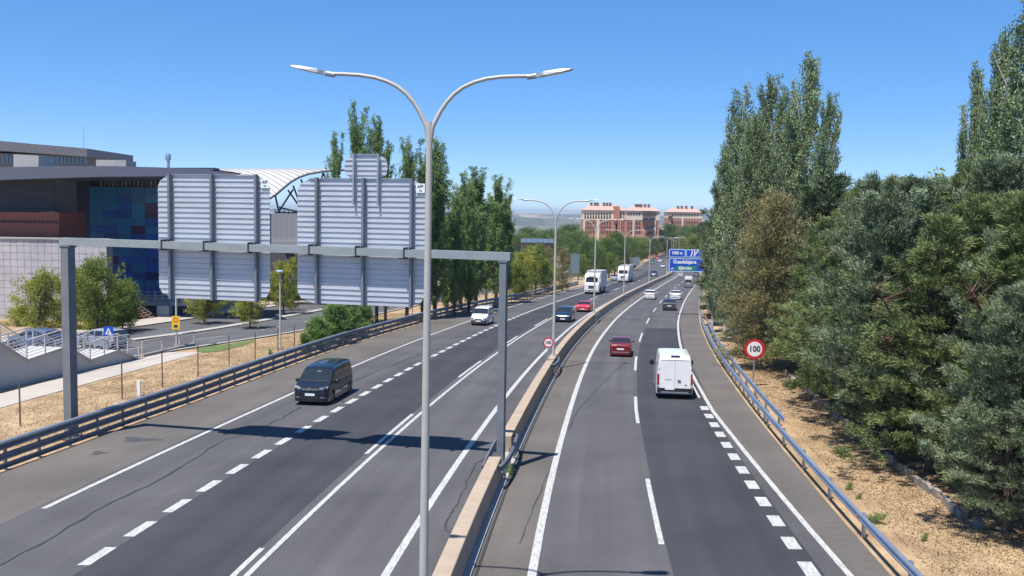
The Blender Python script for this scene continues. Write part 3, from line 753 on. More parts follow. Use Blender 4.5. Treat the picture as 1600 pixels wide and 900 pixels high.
def bits(root, L, W, z, front=True, plate=.5, zlight=.68, lw=.3, lh=.14, grille=None, tl=(.12, .24), mirrors=None, inset=.80, plate_front=.38, tail_in=.9, rear_trim=None):
    Y = L/2
    for sx in (-1, 1):
        MB().ell((sx*W/2*inset*.88, Y - .07, zlight), (lw/2, .12, lh/2), 12, 8, M=Matrix.Rotation(-sx*.35, 3, 'Z')).build('headlight', lens_m, root, smooth=60)
        MB().box((sx*(W/2*tail_in - tl[0]/2), -Y - .002, z), (tl[0], .07, tl[1])).build('taillight', tail_m, root)
        if mirrors:
            s_, zz = mirrors
            MB().ell((sx*(W/2 + .10), s_ - L/2, zz), (.11, .07, .08), 8, 6).build('mirror', mirrors_m(root), root, smooth=60)
            MB().box((sx*(W/2 + .0), s_ - L/2, zz - .03), (.12, .04, .04)).build('mirror_arm', black_pl, root)
    MB().box((0, -Y - .012, plate), (.52, .02, .12)).build('licence_plate', plate_m, root)
    MB().box((0, Y + .035, plate_front), (.52, .02, .12)).build('licence_plate', plate_m, root)
    MB().box((0, -Y - .004, .36), (W*.80, .03, .05)).build('bumper_trim', rear_trim or black_pl, root)
    MB().box((0, -Y - .003, plate + .14), (W*.62, .02, .018)).build('boot_gap', black_pl, root)
    MB().box((0, Y + .002, plate_front + .17), (W*.42, .03, .1)).build('grille', black_pl, root)
    MB().box((0, Y - .0, plate_front - .14), (W*.6, .03, .09)).build('air_intake', black_pl, root)
_mm = {}
def mirrors_m(root): return _mm.get(root.name, black_pl)

def hatch(root, L=3.95, W=1.70, H=1.47, col=None):
    k = H/1.47
    top = [(0, .98*k), (.03, 1.02*k), (.38, 1.38*k), (.55, 1.43*k), (1.2, 1.47*k), (1.9, 1.46*k), (2.25, 1.40*k), (2.98, .98*k), (3.6, .84*k), (3.85, .70*k), (3.95, .55*k)]
    belt = [(0, .92*k), (.3, .97*k), (1.5, .95*k), (3.0, .90*k), (3.6, .78*k), (3.95, .5*k)]
    sc = L/3.95; top = [(a*sc, b) for a, b in top]; belt = [(a*sc, b) for a, b in belt]
    loft_car(root, L, W, H, top, belt, .18, [.72*sc, L - .82], .31, col, (2.27*sc, 2.96*sc), (.05, .37*sc), [(.55*sc, 1.05*sc), (1.13*sc, 1.9*sc), (1.98*sc, 2.72*sc)], bumper=(.18, .12))
    bits(root, L, W, .82*k, mirrors=(2.6*sc, .98*k), plate=.62)
def sedan(root, L=4.4, W=1.74, H=1.41, col=None, trim=None, tl=(.2, .15)):
    k = H/1.41
    top = [(0, .80*k), (.03, .92*k), (.25, 1.0*k), (.75, 1.02*k), (1.32, 1.34*k), (1.6, 1.39*k), (2.1, 1.41*k), (2.6, 1.37*k), (3.3, .97*k), (4.0, .83*k), (4.3, .68*k), (4.4, .52*k)]
    belt = [(0, .8*k), (.3, .93*k), (1.6, .93*k), (3.3, .88*k), (4.0, .77*k), (4.4, .5*k)]
    sc = L/4.4; top = [(a*sc, b) for a, b in top]; belt = [(a*sc, b) for a, b in belt]
    loft_car(root, L, W, H, top, belt, .17, [.9*sc, L - .85], .31, col, (2.63*sc, 3.28*sc), (.78*sc, 1.31*sc), [(1.1*sc, 1.5*sc), (1.58*sc, 2.2*sc), (2.28*sc, 3.0*sc)], bumper=(.15, .12))
    bits(root, L, W, .78*k, mirrors=(2.85*sc, .95*k), plate=.60, rear_trim=trim, tl=tl)
def minivan(root, L=4.15, W=1.72, H=1.80, col=None):
    top = [(0, 1.62), (.05, 1.74), (.25, 1.79), (1.5, 1.80), (2.35, 1.74), (2.6, 1.66), (3.2, 1.10), (3.45, .98), (3.95, .86), (4.1, .7), (4.15, .5)]
    belt = [(0, 1.05), (2.6, 1.0), (3.3, .95), (3.9, .8), (4.15, .5)]
    loft_car(root, L, W, H, top, belt, .2, [.7, 3.35], .31, col, (2.63, 3.18), None, [(.3, 1.0), (1.1, 1.9), (2.0, 2.9)], bumper=(.2, .22), tumble=.16)
    bits(root, L, W, 1.0, mirrors=(2.95, 1.1), zlight=.74, lw=.34, lh=.26, plate=.9, plate_front=.46)
    MB().box((0, -L/2 - .008, 1.36), (1.25, .02, .46)).build('rear_window', glass_m, root)
    MB().box((0, L/2 - .0, .40), (1.36, .06, .30)).build('front_bumper', mat('dark grey bumper', (.045, .048, .055), .6), root)
def set_vehicle(root, px, front, L, lane=None):
    p = at(*px); a = tangent(p.y)
    d = Vector((math.sin(a), math.cos(a), 0))
    c = p + d*(L/2)                       # px shows the middle of the end nearest to us
    root.location = (c.x, c.y, float(zr(c.y))+.006)
    sl_ = math.atan2(float(zr(c.y+3) - zr(c.y-3)), 6)
    e = Matrix.Rotation(-a + (math.pi if front else 0), 4, 'Z')
    # lay the car along the falling road
    tilt = Matrix.Rotation(sl_ if not front else -sl_, 4, 'X')
    root.rotation_euler = (e @ tilt).to_euler()
    return root
def veh(name, label, cat, px, front, fn, L, paint_col, pname, body_mirror=True, group=None, **kw):
    r = empty(name, (0, 0, 0)); tag(r, label, cat, group)
    pm = car_paint(pname, paint_col, metal=kw.pop('metal', 0)); 
    if body_mirror: _mm[r.name] = pm
    fn(r, L=L, col=pm, **kw); set_vehicle(r, px, front, L); return r

# --- black people carrier, near, coming towards us
def black_van(root, L=4.95, W=1.92, H=1.92, col=None):
    top = [(0, 1.70), (.04, 1.82), (.2, 1.88), (1.2, 1.92), (2.6, 1.91), (3.25, 1.83), (3.5, 1.74), (4.25, 1.15), (4.4, 1.09), (4.72, 1.0), (4.87, .9), (4.93, .72), (4.95, .5)]
    belt = [(0, 1.10), (2.8, 1.08), (4.1, 1.02), (4.5, .95), (4.8, .85), (4.95, .5)]
    loft_car(root, L, W, H, top, belt, .17, [.85, 3.98], .34, col, (3.53, 4.23), None, [(.35, 1.3), (1.4, 2.5), (2.6, 3.9)], tumble=.17, bumper=None, mid=.6, nose=.16)
    Y = L/2
    for sx in (-1, 1):
        b = MB().prism([(sx*.52, Y - .10, .84), (sx*.88, Y - .30, .90), (sx*.90, Y - .36, 1.00), (sx*.80, Y - .26, 1.0), (sx*.50, Y - .09, .93)], (0, .13, .0)); o = b.build('headlight', lens_m, root); fix_normals(o.data)
        b = MB().box((sx*.70, Y - .015, .44), (.30, .05, .05), rz=-sx*.25); b.build('fog_light', chrome, root)
        MB().ell((sx*(W/2 + .12), 3.75 - L/2, 1.14), (.13, .09, .12), 10, 7).build('mirror', col, root, smooth=60)
        MB().box((sx*(W/2), 3.78 - L/2, 1.08), (.14, .05, .05)).build('mirror_arm', black_pl, root)
        MB().box((sx*(W/2 + .004), 1.9 - L/2, .62), (.02, 2.4, .05)).build('side_trim', black_pl, root)
        for s_ in (1.35, 2.55): MB().box((sx*(W/2 - .004), s_ - L/2, .78), (.012, .012, .6)).build('door_gap', black_pl, root)
        for s_ in (1.5, 2.75): MB().box((sx*(W/2 + .01), s_ - L/2, .98), (.03, .16, .035)).build('door_handle', col, root)
        MB().box((sx*(W/2 - .24), -Y + .0, 1.2), (.14, .05, .55)).build('taillight', tail_m, root)
    for k in range(4): MB().box((0, Y + .0, .80 + .038*k), (.92 - .05*abs(k - 1.5), .03, .013)).build('grille_bar', chrome if k in (0, 3) else lens_m, root)
    MB().box((0, Y - .012, .86), (.98, .03, .19)).build('grille', black_pl, root)
    MB().prism([(-.06, Y + .02, .80), (.06, Y + .02, .80), (.09, Y + .02, .93), (0, Y + .02, .97), (-.09, Y + .02, .93)], (0, .015, 0)).build('emblem', chrome, root)
    MB().box((0, Y - .005, .40), (1.1, .03, .16)).build('air_intake', black_pl, root)
    MB().box((0, Y + .012, .58), (.52, .025, .12)).build('licence_plate', plate_m, root)
    MB().box((0, Y - .01, .25), (1.5, .04, .05)).build('bumper_lip', black_pl, root)
    b = MB(); M = Matrix.Rotation(-.68, 3, 'X')
    for x, l_ in ((-.35, .62), (.4, .6)): b.box((x, 4.18 - L/2, 1.215), (l_, .02, .02), M=M)
    b.build('wiper', black_pl, root)
    MB().box((-.1, 3.66 - L/2, 1.63), (.22, .02, .07)).build('inner_mirror', lens_m, root)
veh('passenger_van', 'black passenger van with chrome grille driving towards us on the near left lane', 'van', (484, 634), True, black_van, 4.95, (.008, .010, .018), 'black van paint', metal=.0)

# --- big white panel van, going away
def white_van(root, L=5.5, W=2.06, H=2.46, col=None):
    top = [(0, 2.24), (.05, 2.36), (.25, 2.44), (.6, 2.46), (3.6, 2.45), (4.0, 2.36), (4.3, 2.2), (4.95, 1.40), (5.2, 1.25), (5.42, 1.0), (5.5, .6)]
    belt = [(0, 1.30), (4.2, 1.28), (4.9, 1.2), (5.3, 1.0), (5.5, .6)]
    loft_car(root, L, W, H, top, belt, .3, [1.0, 4.6], .36, col, (4.32, 4.93), None, [(3.75, 4.7)], tumble=.15, mid=.75, belt_in=.02, roof_flat=.86, tailr=.05)
    Y = L/2
    MB().box((0, -Y - .03, .50), (1.94, .16, .26)).build('bumper', black_pl, root)
    MB().box((0, -Y - .12, .41), (1.5, .06, .06)).build('rear_step', galv, root)
    for sx in (-1, 1):
        MB().box((sx*.93, -Y - .005, 1.12), (.11, .07, .62)).build('taillight', tail_m, root)
        MB().box((sx*.93, -Y - .012, .74), (.10, .06, .12)).build('reverse_light', lens_m, root)
        MB().ell((sx*(W/2 + .16), 4.4 - L/2, 1.52), (.13, .10, .2), 8, 7).build('mirror', black_pl, root, smooth=60)
        MB().box((sx*(W/2 + .03), 4.42 - L/2, 1.42), (.16, .06, .06)).build('mirror_arm', black_pl, root)
        MB().box((sx*(W/2 + .002), 2.4 - L/2, .95), (.015, 2.7, .08)).build('side_trim', black_pl, root)
        for s_ in (2.2, 3.4): MB().box((sx*(W/2 - .006), s_ - L/2, 1.3), (.014, .014, 1.5)).build('door_gap', black_pl, root)
        for z_ in (.95, 1.75): MB().box((sx*.89, -Y - .012, z_), (.05, .05, .10)).build('hinge', col, root)
        MB().ell((sx*.80, Y - .1, .95), (.16, .12, .16), 10, 7).build('headlight', lens_m, root, smooth=60)
    MB().box((0, -Y - .002, 1.45), (.014, .012, 1.66)).build('door_gap', mat('panel gap', (.18, .18, .19), .7), root)
    MB().box((0, -Y - .001, 2.2), (1.6, .014, .018)).build('door_gap', mat('panel gap', (.18, .18, .19), .7), root)
    MB().box((.0, -Y + .06, 2.44), (.50, .10, .05)).build('brake_light', mat('dark red lens', (.06, .01, .012), .3), root)
    MB().box((-.28, -Y - .12, .60), (.52, .03, .11)).build('licence_plate', plate_m, root)
    MB().box((.24, -Y - .03, 1.06), (.18, .05, .05)).build('door_handle', black_pl, root)
    b = MB()
    for k in range(5): b.box((-.52 + .075*k, -Y - .012, 1.12), (.05, .012, .035))
    b.build('badge', mat('grey badge', (.4, .4, .42), .4), root)
    MB().ell((.62, -Y - .01, .82), (.06, .012, .035), 10, 5).build('emblem', mat('blue emblem', (.03, .08, .3), .3), root)
veh('panel_van', 'tall white panel van seen from behind on the right carriageway', 'van', (1053.5, 624), False, white_van, 5.5, (.78, .78, .78), 'white van paint', body_mirror=False)

veh('small_van', 'small white delivery van with dark bumper coming down the left lane', 'van', (747, 509), True, minivan, 4.15, (.72, .73, .74), 'white small van paint', body_mirror=False)
veh('hatchback_car', 'dark blue hatchback oncoming beside the first distant lamp pole', 'car', (879, 504), True, hatch, 4.2, (.012, .02, .045), 'dark blue paint', H=1.56, W=1.78)
r_ = veh('sports_car', 'bright red car oncoming ahead of the dark blue hatchback', 'car', (910, 488), True, sedan, 4.1, (.62, .03, .05), 'bright red paint', H=1.28, W=1.74)
veh('small_sedan', 'maroon old sedan driving away ahead of the white panel van', 'car', (969, 558), False, sedan, 4.1, (.16, .010, .018), 'maroon paint', H=1.38, W=1.62, trim=galv, tl=(.34, .13))
veh('sedan_car', 'dark green sedan driving away on the right lane behind a white sedan', 'car', (1045.5, 485.5), False, sedan, 4.4, (.035, .06, .055), 'dark green paint', H=1.42, W=1.74)
veh('sedan_car', 'white sedan driving away just ahead of the dark green sedan', 'car', (1055, 468.5), False, sedan, 4.4, (.70, .70, .70), 'white sedan paint', H=1.40, W=1.74)
veh('hatchback_car', 'white hatchback driving away along the inner lane by the median', 'car', (1015, 468), False, hatch, 4.1, (.74, .74, .74), 'white hatchback paint', H=1.45, W=1.74)
def pickup_van(root, L=4.5, W=1.8, H=2.2, col=None):
    minivan(root, L=4.15, W=W, H=1.80, col=col)
    MB().box((0, -.75, 2.02), (1.45, 2.4, .56)).build('roof_box', mat('white load', (.75, .75, .75), .5), root)
veh('small_van', 'grey van with a white box on its roof driving away below the blue sign', 'van', (1075, 449.5), False, pickup_van, 4.5, (.20, .21, .22), 'grey van paint')
veh('hatchback_car', 'pale grey car driving away under the left end of the blue sign', 'car', (1063, 433), False, hatch, 4.1, (.5, .5, .5), 'pale grey paint', H=1.45)
veh('hatchback_car', 'grey car driving away under the right end of the blue sign', 'car', (1087.5, 432.5), False, hatch, 4.1, (.10, .11, .11), 'mid grey paint', H=1.45)
veh('sedan_car', 'silver car oncoming on the outer lane between the two white lorries', 'car', (959, 438.5), True, sedan, 4.4, (.45, .46, .47), 'silver paint', metal=.5, H=1.45, W=1.78)
veh('hatchback_car', 'dark blue car oncoming far down the road between two lamp poles', 'car', (1021.5, 432), True, hatch, 4.2, (.012, .025, .08), 'navy paint', H=1.6, W=1.85)
veh('hatchback_car', 'dark roofed silver car oncoming far down the road beyond the navy car', 'car', (1035.5, 418.5), True, hatch, 4.2, (.35, .36, .38), 'light silver paint', H=1.6, W=1.85)
veh('small_van', 'teal green van oncoming at the far bend', 'van', (1019.5, 413), True, minivan, 4.15, (.01, .16, .13), 'teal paint')
veh('hatchback_car', 'white car oncoming behind the teal van at the far bend', 'car', (1031, 409.5), True, hatch, 4.0, (.6, .6, .6), 'far white paint', H=1.5)
veh('hatchback_car', 'red car oncoming at the far bend above the white one', 'car', (1027, 405), True, hatch, 4.0, (.4, .02, .03), 'far red paint', H=1.6)
veh('hatchback_car', 'dark car oncoming farthest at the bend', 'car', (1018, 399), True, hatch, 4.0, (.04, .04, .05), 'far dark paint', H=1.6)

def lorry(name, label, px, long_=9.5, cab_h=3.5, dark_lights=False):
    root = empty(name, (0, 0, 0)); tag(root, label, 'lorry', 'white lorries oncoming on the middle lane')
    wp = mat('lorry white', (.74, .74, .73), .4, var=.05, scale=.7); tp = mat('trailer tarpaulin', (.50, .50, .49), .6, var=.08, scale=.6)
    L = 2.3 + .6 + long_ ; Y = L/2
    # cab: stations front to back (y, half width, bottom, top)
    st = [(Y, 1.10, .45, 2.2, .0), (Y, 1.12, .4, 2.35, .0)]
    prof = [(Y - .05, .38), (Y, .55), (Y, 1.65), (Y - .10, 2.0), (Y - .32, 2.75), (Y - .55, cab_h - .3), (Y - .95, cab_h), (Y - 2.2, cab_h + .12), (Y - 2.25, .8), (Y - 1.95, .8), (Y - 1.8, 1.05), (Y - 1.35, 1.15), (Y - .9, 1.05), (Y - .75, .8), (Y - .7, .38)]
    v = []; fs = []
    xsn = [-1.23, -1.12, 1.12, 1.23]
    for x in xsn:
        for (yy, zz) in prof: v.append((x, yy - (.12 if abs(x) > 1.2 and yy > Y - 1.0 else 0), zz - (.06 if abs(x) > 1.2 and zz > 2.5 else 0)))
    m_ = len(prof)
    for i in range(3):
        for k in range(m_): fs.append((i*m_+k, (i+1)*m_+k, (i+1)*m_+(k+1) % m_, i*m_+(k+1) % m_))
    fs += [tuple(range(m_)), tuple(reversed(range(3*m_, 4*m_)))]
    b = MB().add(v, fs); o = b.build('cab', wp, root); fix_normals(o.data)
    # windscreen lies on the slanted front between the two bends
    a0 = Vector((0, Y - .12, 2.05)); a1 = Vector((0, Y - .31, 2.72)); d = a1 - a0
    b = MB().prism([(-1.02, a0.y + .01, a0.z), (1.02, a0.y + .01, a0.z), (.98, a1.y + .01, a1.z), (-.98, a1.y + .01, a1.z)], (0, .02, .004)); o = b.build('windshield', glass_m, root); fix_normals(o.data)
    MB().box((0, Y - .22, 2.84), (2.0, .22, .07)).build('sun_visor', black_pl, root)
    for k in range(4): MB().box((0, Y + .008, 1.02 + .13*k), (1.15 - .05*k, .03, .085)).build('grille_bar', black_pl, root)
    MB().box((0, Y + .004, .62), (1.0, .03, .2)).build('air_intake', black_pl, root)
    MB().box((0, Y + .018, .52), (.52, .02, .12)).build('licence_plate', plate_m, root)
    for sx in (-1, 1):
        MB().box((sx*.90, Y - .01, .70), (.34, .05, .2)).build('headlight', lens_m, root)
        MB().box((sx*1.36, Y - .28, 2.3), (.16, .12, .62)).build('mirror', black_pl if dark_lights else wp, root)
        MB().box((sx*1.24, Y - .28, 2.45), (.14, .05, .05)).build('mirror_arm', black_pl, root)
        b = MB().prism([(sx*1.235, Y - .42, 1.95), (sx*1.235, Y - 1.25, 1.95), (sx*1.235, Y - 1.25, 2.65), (sx*1.235, Y - .65, 2.65)], (sx*.012, 0, 0)); o = b.build('side_window', glass_m, root); fix_normals(o.data)
        MB().box((sx*1.1, -.6, .75), (.12, long_*.55, .5)).build('side_guard', tp, root)
    if not dark_lights: MB().box((0, Y - .42, cab_h - .42), (1.3, .14, .22)).build('roof_sign', tp, root)
    ty = Y - 2.5 - .3; hb = 3.95
    MB().box((0, ty - long_/2, (1.15 + hb)/2), (2.5, long_, hb - 1.15)).build('cargo_box', tp, root)
    for z_ in (1.18, hb - .05): MB().box((0, ty - long_/2, z_), (2.53, long_ + .03, .09)).build('box_rail', galv, root)
    for sx in (-1, 1):
        for k in range(8): MB().box((sx*1.253, ty - .6 - k*(long_ - 1.2)/7, 2.55), (.02, .05, 2.6)).build('box_rib', tp, root)
    MB().box((0, -.4, .98), (.9, L*.86, .24)).build('chassis', black_pl, root)
    for yy in (Y - 1.35, ty - .9, ty - long_ + 2.2, ty - long_ + 3.5):
        for sx in (-1, 1): add_wheel(root, sx*1.07, yy, .5, .3)
    MB().box((0, ty - long_ - .01, .75), (2.3, .06, .18)).build('rear_bumper', black_pl, root)
    set_vehicle(root, px, True, L); return root
lorry('lorry', 'white lorry with tall box body, nearer of the two oncoming lorries', (924, 460), 9.0, 3.45)
lorry('lorry', 'white lorry with dark grille, farther of the two oncoming lorries', (973, 441.5), 10.5, 3.55, True)

# ------------------------------------------------------------------ left side: path, service road, grass
def gstrip(name, fa, fb, Y0, Y1, m_, lift, kind='structure', parent=None):
    o = strip(name, fa, fb, Y0, Y1, m_, lift, parent)
    if parent is None: o['kind'] = kind
    return o
gstrip('path', lambda Y: R0(Y) - 31.4, lambda Y: R0(Y) - 28.75, 20, 70.8, path_m, -.03)
SV = curve([20, 55, 74, 84, 100, 117, 150, 200, 300, 420, 900], [-50, -32, -24.5, -20.6, -16.8, -13.8, -6.5, 4.5, 24, 45, 130])
gstrip('service_road', lambda Y: SV(Y) - 15.6, lambda Y: SV(Y), 30, 500, asph_service, -.035)
sr2 = gstrip('verge_strip', lambda Y: SV(Y) - 8.6, lambda Y: SV(Y) - 7.6, 40, 420, concrete_light, .05)
gstrip('pavement', lambda Y: SV(Y) - 19.5, lambda Y: SV(Y) - 15.6, 60, 420, path_m, .06)
gstrip('pavement', lambda Y: SV(Y) + .0, lambda Y: SV(Y) + .35, 60, 420, concrete_light, .05)
for k in range(12):
    line_strip('lane_dash', lambda Y: SV(Y) - 3.7, .14, 70 + 9*k, 73.5 + 9*k, paint, -.028, sr2)
grass_m = mat('green grass', (.07, .12, .025), .9, scale=1.2, col2=(.13, .17, .05), bump=.5, coord='World', fine=.2, fscale=5)
P = [at(*p) for p in [(310, 551), (306, 543), (330, 540), (362, 536), (400, 530), (395, 534), (372, 541), (345, 548)]]
me = bpy.data.meshes.new('grass_patch'); me.from_pydata([(p.x, p.y, float(zr(p.y)) - .03) for p in P], [], [tuple(range(len(P)))]); me.materials.append(grass_m)
o = link('grass_patch', me); o['kind'] = 'structure'; fix_normals(me)

# tufts, straw and dry blades on the open ground
def blades(name, pts, l_, w_, m_, label=None, up=.8):
    n_ = len(pts); d = rng.normal(size=(n_, 3)); d[:, 2] = np.abs(d[:, 2])*up + .15; d /= np.linalg.norm(d, axis=1)[:, None]
    s_ = np.cross(d, rng.normal(size=(n_, 3))); s_ /= np.linalg.norm(s_, axis=1)[:, None]
    L_ = (l_*rng.uniform(.4, 1.3, n_))[:, None]; v = np.stack([pts - s_*w_/2, pts + s_*w_/2, pts + d*L_], 1).reshape(-1, 3)
    return tri_mesh(name, v, rng.uniform(0, 1, n_), m_)
def tri_mesh(name, v, tint, m_):
    n_ = len(v)//3; me = bpy.data.meshes.new(name); me.vertices.add(len(v)); me.vertices.foreach_set('co', v.astype(np.float32).ravel())
    me.loops.add(len(v)); me.loops.foreach_set('vertex_index', np.arange(len(v), dtype=np.int32)); me.polygons.add(n_)
    me.polygons.foreach_set('loop_start', np.arange(0, len(v), 3, dtype=np.int32))
    a = me.attributes.new('tint', 'FLOAT', 'FACE'); a.data.foreach_set('value', tint.astype(np.float32))
    me.materials.append(m_); me.update(); me.validate(); return me
def scatter(n_, f, yr, dr, clump=.5, seed=1):
    r = np.random.default_rng(seed); nc = n_//14; y = r.uniform(*yr, nc); d = r.uniform(*dr, nc)
    y = np.repeat(y, 14) + r.normal(0, clump, nc*14); d = np.repeat(d, 14) + r.normal(0, clump, nc*14)
    d = np.clip(d, dr[0], dr[1]); x = f(y) + d; return np.stack([x, y, gz(x, y)], 1)
o = link('dry_grass', blades('dry_grass', scatter(42000, RG, (22, 80), (.15, 6.5), .25, 3), .10, .02, straw)); o['kind'] = 'stuff'
o = link('dry_grass', blades('dry_grass', scatter(45000, LG, (26, 110), (-8.2, -.35), .35, 4), .15, .03, straw)); o['kind'] = 'stuff'
soil = leaf_mat('leaf litter', (.10, .06, .03), (.22, .15, .08), .1, .8)
o = link('leaf_litter', blades('leaf_litter', scatter(52000, RG, (22, 75), (1.2, 9), .35, 5), .08, .04, soil, up=.15)); o['kind'] = 'stuff'

# ------------------------------------------------------------------ trees
def gen_tree(seed, H, R, prof, nb, e0, e1, up, ncl, crad, nbl, bl, bw, h0=.1, tr=.16, t0=.25, outw=.8, upw=.3, diamond=False, lean=(0, 0), hp=.9, az_j=.5, gap=0.0, limb=.035, wob=.12, twig=0.0):
    r = np.random.default_rng(seed); K = 9
    th = np.linspace(0, 1, K); tp = np.zeros((K, 3)); tp[:, 2] = th*H*.97
    tp[:, 0] = lean[0]*th**1.5 + np.cumsum(r.normal(0, wob, K))*th; tp[:, 1] = lean[1]*th**1.5 + np.cumsum(r.normal(0, wob, K))*th
    b = MB(); b.tube([Vector(p) for p in tp], [tr*(1 - t)**.8 + .015 for t in th], 8)
    C = []; D = []; T = []
    for i in range(nb):
        u = (i + r.uniform())/nb; h = h0 + (1 - h0)*(1 - (1 - u)**hp) * .985
        t = (h - h0)/(1 - h0); L_ = R*prof(t)*r.uniform(.60, 1.25)
        if r.uniform() < .06: L_ *= 1.25
        az = i*2.39996 + r.normal(0, az_j); el = (e0 + (e1 - e0)*t) + r.normal(0, .14)
        o = np.array([np.interp(h, th, tp[:, k]) for k in range(3)]); dr = np.array([math.cos(az)*math.cos(el), math.sin(az)*math.cos(el), math.sin(el)])
        s_ = np.linspace(0, 1, 6)[:, None]; bend = np.array([0, 0, 1.])*up*L_*s_**2; side = np.array([-math.sin(az), math.cos(az), 0])*r.normal(0, .12)*L_*s_**2
        P = o + dr*L_*s_ + bend + side
        if L_ > .5: b.tube([Vector(p) for p in P[::1]], [max(.008, limb*(1 - .85*q)*min(1.3, L_/2.5)) for q in np.linspace(0, 1, 6)], 4, cap=False)
        if r.uniform() < gap: continue
        n_c = max(2, int(ncl*(.4 + .6*L_/R)))
        q = np.sqrt(r.uniform(t0**2, 1, n_c)); q[0] = 1.0
        c = np.stack([np.interp(q, s_[:, 0], P[:, k]) for k in range(3)], 1)
        dd = P[5] - P[4]; dd = dd/np.linalg.norm(dd); DD = np.repeat(dd[None], n_c, 0)
        if twig > 0:      # flat sprays: foliage sits on side twigs that sweep outward
            sd = np.array([-math.sin(az), math.cos(az), 0.]); w_s = r.choice([-1, 1], n_c)*r.uniform(0, 1, n_c)**.8*twig*L_*(1.05 - q)**.6*.55
            c += sd*w_s[:, None] + dd*np.abs(w_s)[:, None]*.6; c[:, 2] -= np.abs(w_s)*.18
            DD = dd + sd*np.sign(w_s)[:, None]*.55; DD /= np.linalg.norm(DD, axis=1)[:, None]
            c += r.normal(0, 1, c.shape)*crad*np.array([.45, .45, .22])
        else: c += r.normal(0, 1, c.shape)*crad*(.35 + .65*(1 - q[:, None]*.4))
        C.append(c); D.append(DD); T.append(np.full(n_c, r.uniform(0, 1)))
    C = np.concatenate(C); D = np.concatenate(D); T = np.concatenate(T)*.55 + r.uniform(0, .45, len(C))
    n_ = len(C)*nbl; c = np.repeat(C, nbl, 0) + r.normal(0, 1, (n_, 3))*crad*np.array([.5, .5, .42]); d = np.repeat(D, nbl, 0)*outw + r.normal(0, .55, (n_, 3)) + np.array([0, 0, upw])
    d /= np.linalg.norm(d, axis=1)[:, None]; s_ = np.cross(d, r.normal(size=(n_, 3))); s_ /= np.linalg.norm(s_, axis=1)[:, None]
    L_ = (bl*r.uniform(.6, 1.35, n_))[:, None]; tint = np.clip(np.repeat(T, nbl) + r.normal(0, .16, n_), 0, 1)
    if diamond:
        a = c; e = c + d*L_; m1 = c + d*L_*.45 + s_*bw/2; m2 = c + d*L_*.45 - s_*bw/2
        v = np.stack([a, m1, e, a, e, m2], 1).reshape(-1, 3); tint = np.repeat(tint, 2)
    else: v = np.stack([c - s_*bw/2, c + s_*bw/2, c + d*L_], 1).reshape(-1, 3)
    return v, tint, b
CROWNS = {}
def proto(key, lm, bm_, **k):
    v, t, b = gen_tree(**k); k['H'] = float(v[:, 2].max()); c = tri_mesh('crown', v, t, lm); tr = b.mesh('trunk', bm_, 60); CROWNS[key] = (c, tr, k['H'])
conif_a = leaf_mat('blue grey cypress foliage', (.045, .072, .034), (.30, .37, .215), .12)
conif_b = leaf_mat('olive cypress foliage', (.04, .065, .022), (.26, .32, .12), .10)
conif_d = leaf_mat('dark cypress foliage', (.035, .06, .028), (.15, .20, .10), .10)
poplar_l = leaf_mat('poplar leaves', (.08, .15, .042), (.31, .43, .155), .33)
wpoplar_l = leaf_mat('white poplar leaves', (.075, .13, .04), (.36, .44, .24), .27)
broad_l = leaf_mat('broad leaves', (.09, .15, .025), (.26, .32, .07), .35)
broad_y = leaf_mat('yellowing leaves', (.17, .21, .03), (.46, .46, .10), .35)
brown_l = leaf_mat('brownish leaves', (.16, .145, .055), (.40, .35, .165), .25)
pine_l = leaf_mat('pine needles', (.06, .115, .025), (.18, .27, .07), .25)
bush_l = leaf_mat('bright reed leaves', (.09, .17, .04), (.24, .36, .12), .35)
cone = lambda t: (1 - t)**.75*.92 + .08
cone2 = lambda t: min(1, .55 + t*2.2)*(1 - t)**.6 + .06
for k in range(3):
    proto('ca%d' % k, conif_a, bark, seed=20+k, H=11.5, R=3.4, prof=cone2, nb=150, e0=-.05, e1=.75, up=.18, ncl=22, crad=.2, twig=1.0, nbl=34, bl=.18, bw=.042, h0=.11, tr=.2, t0=.3, outw=1.0, upw=.35)
    proto('cb%d' % k, conif_b, bark, seed=30+k, H=11.5, R=3.4, prof=cone, nb=140, e0=-.1, e1=.6, up=.10, ncl=23, crad=.18, twig=1.1, nbl=34, bl=.19, bw=.040, h0=.11, tr=.2, t0=.3, outw=1.15, upw=.1)
proto('cd0', conif_d, bark, seed=41, H=12, R=3.0, prof=cone2, nb=140, e0=0, e1=.7, up=.1, ncl=20, twig=1.0, crad=.24, nbl=16, bl=.3, bw=.07, h0=.05, tr=.2, t0=.3)
lomb = lambda t: (.55 + .9*t)*(1 - t)**.45 * 1.0 if t < .97 else .12
for k in range(3):
    proto('pl%d' % k, poplar_l, bark, seed=50+k, H=18, R=5.6, prof=lambda t: .45 + .6*math.sin(min(1, t*1.15)*math.pi*.6)*(1 - t*.6), nb=100, e0=1.14, e1=1.42, up=.05, ncl=62, crad=.24, nbl=9, bl=.17, bw=.13, h0=.07, tr=.28, t0=.14, outw=.4, upw=.0, diamond=True, az_j=.8, limb=.05)
for k in range(3):
    proto('pw%d' % k, wpoplar_l, bark_pale, seed=60+k, H=22, R=7.2, prof=lambda t: .45 + .6*math.sin(min(1, t*1.1)*math.pi*.7)*(1 - t*.55), nb=72, e0=1.0, e1=1.35, up=.08, ncl=62, crad=.34, nbl=10, bl=.20, bw=.17, h0=.10, tr=.3, t0=.16, outw=.3, upw=.0, diamond=True, az_j=1.0, limb=.075, lean=(2.2, 0), gap=.14)
rnd = lambda t: math.sqrt(max(.04, 1 - (2*t - .85)**2*.75))
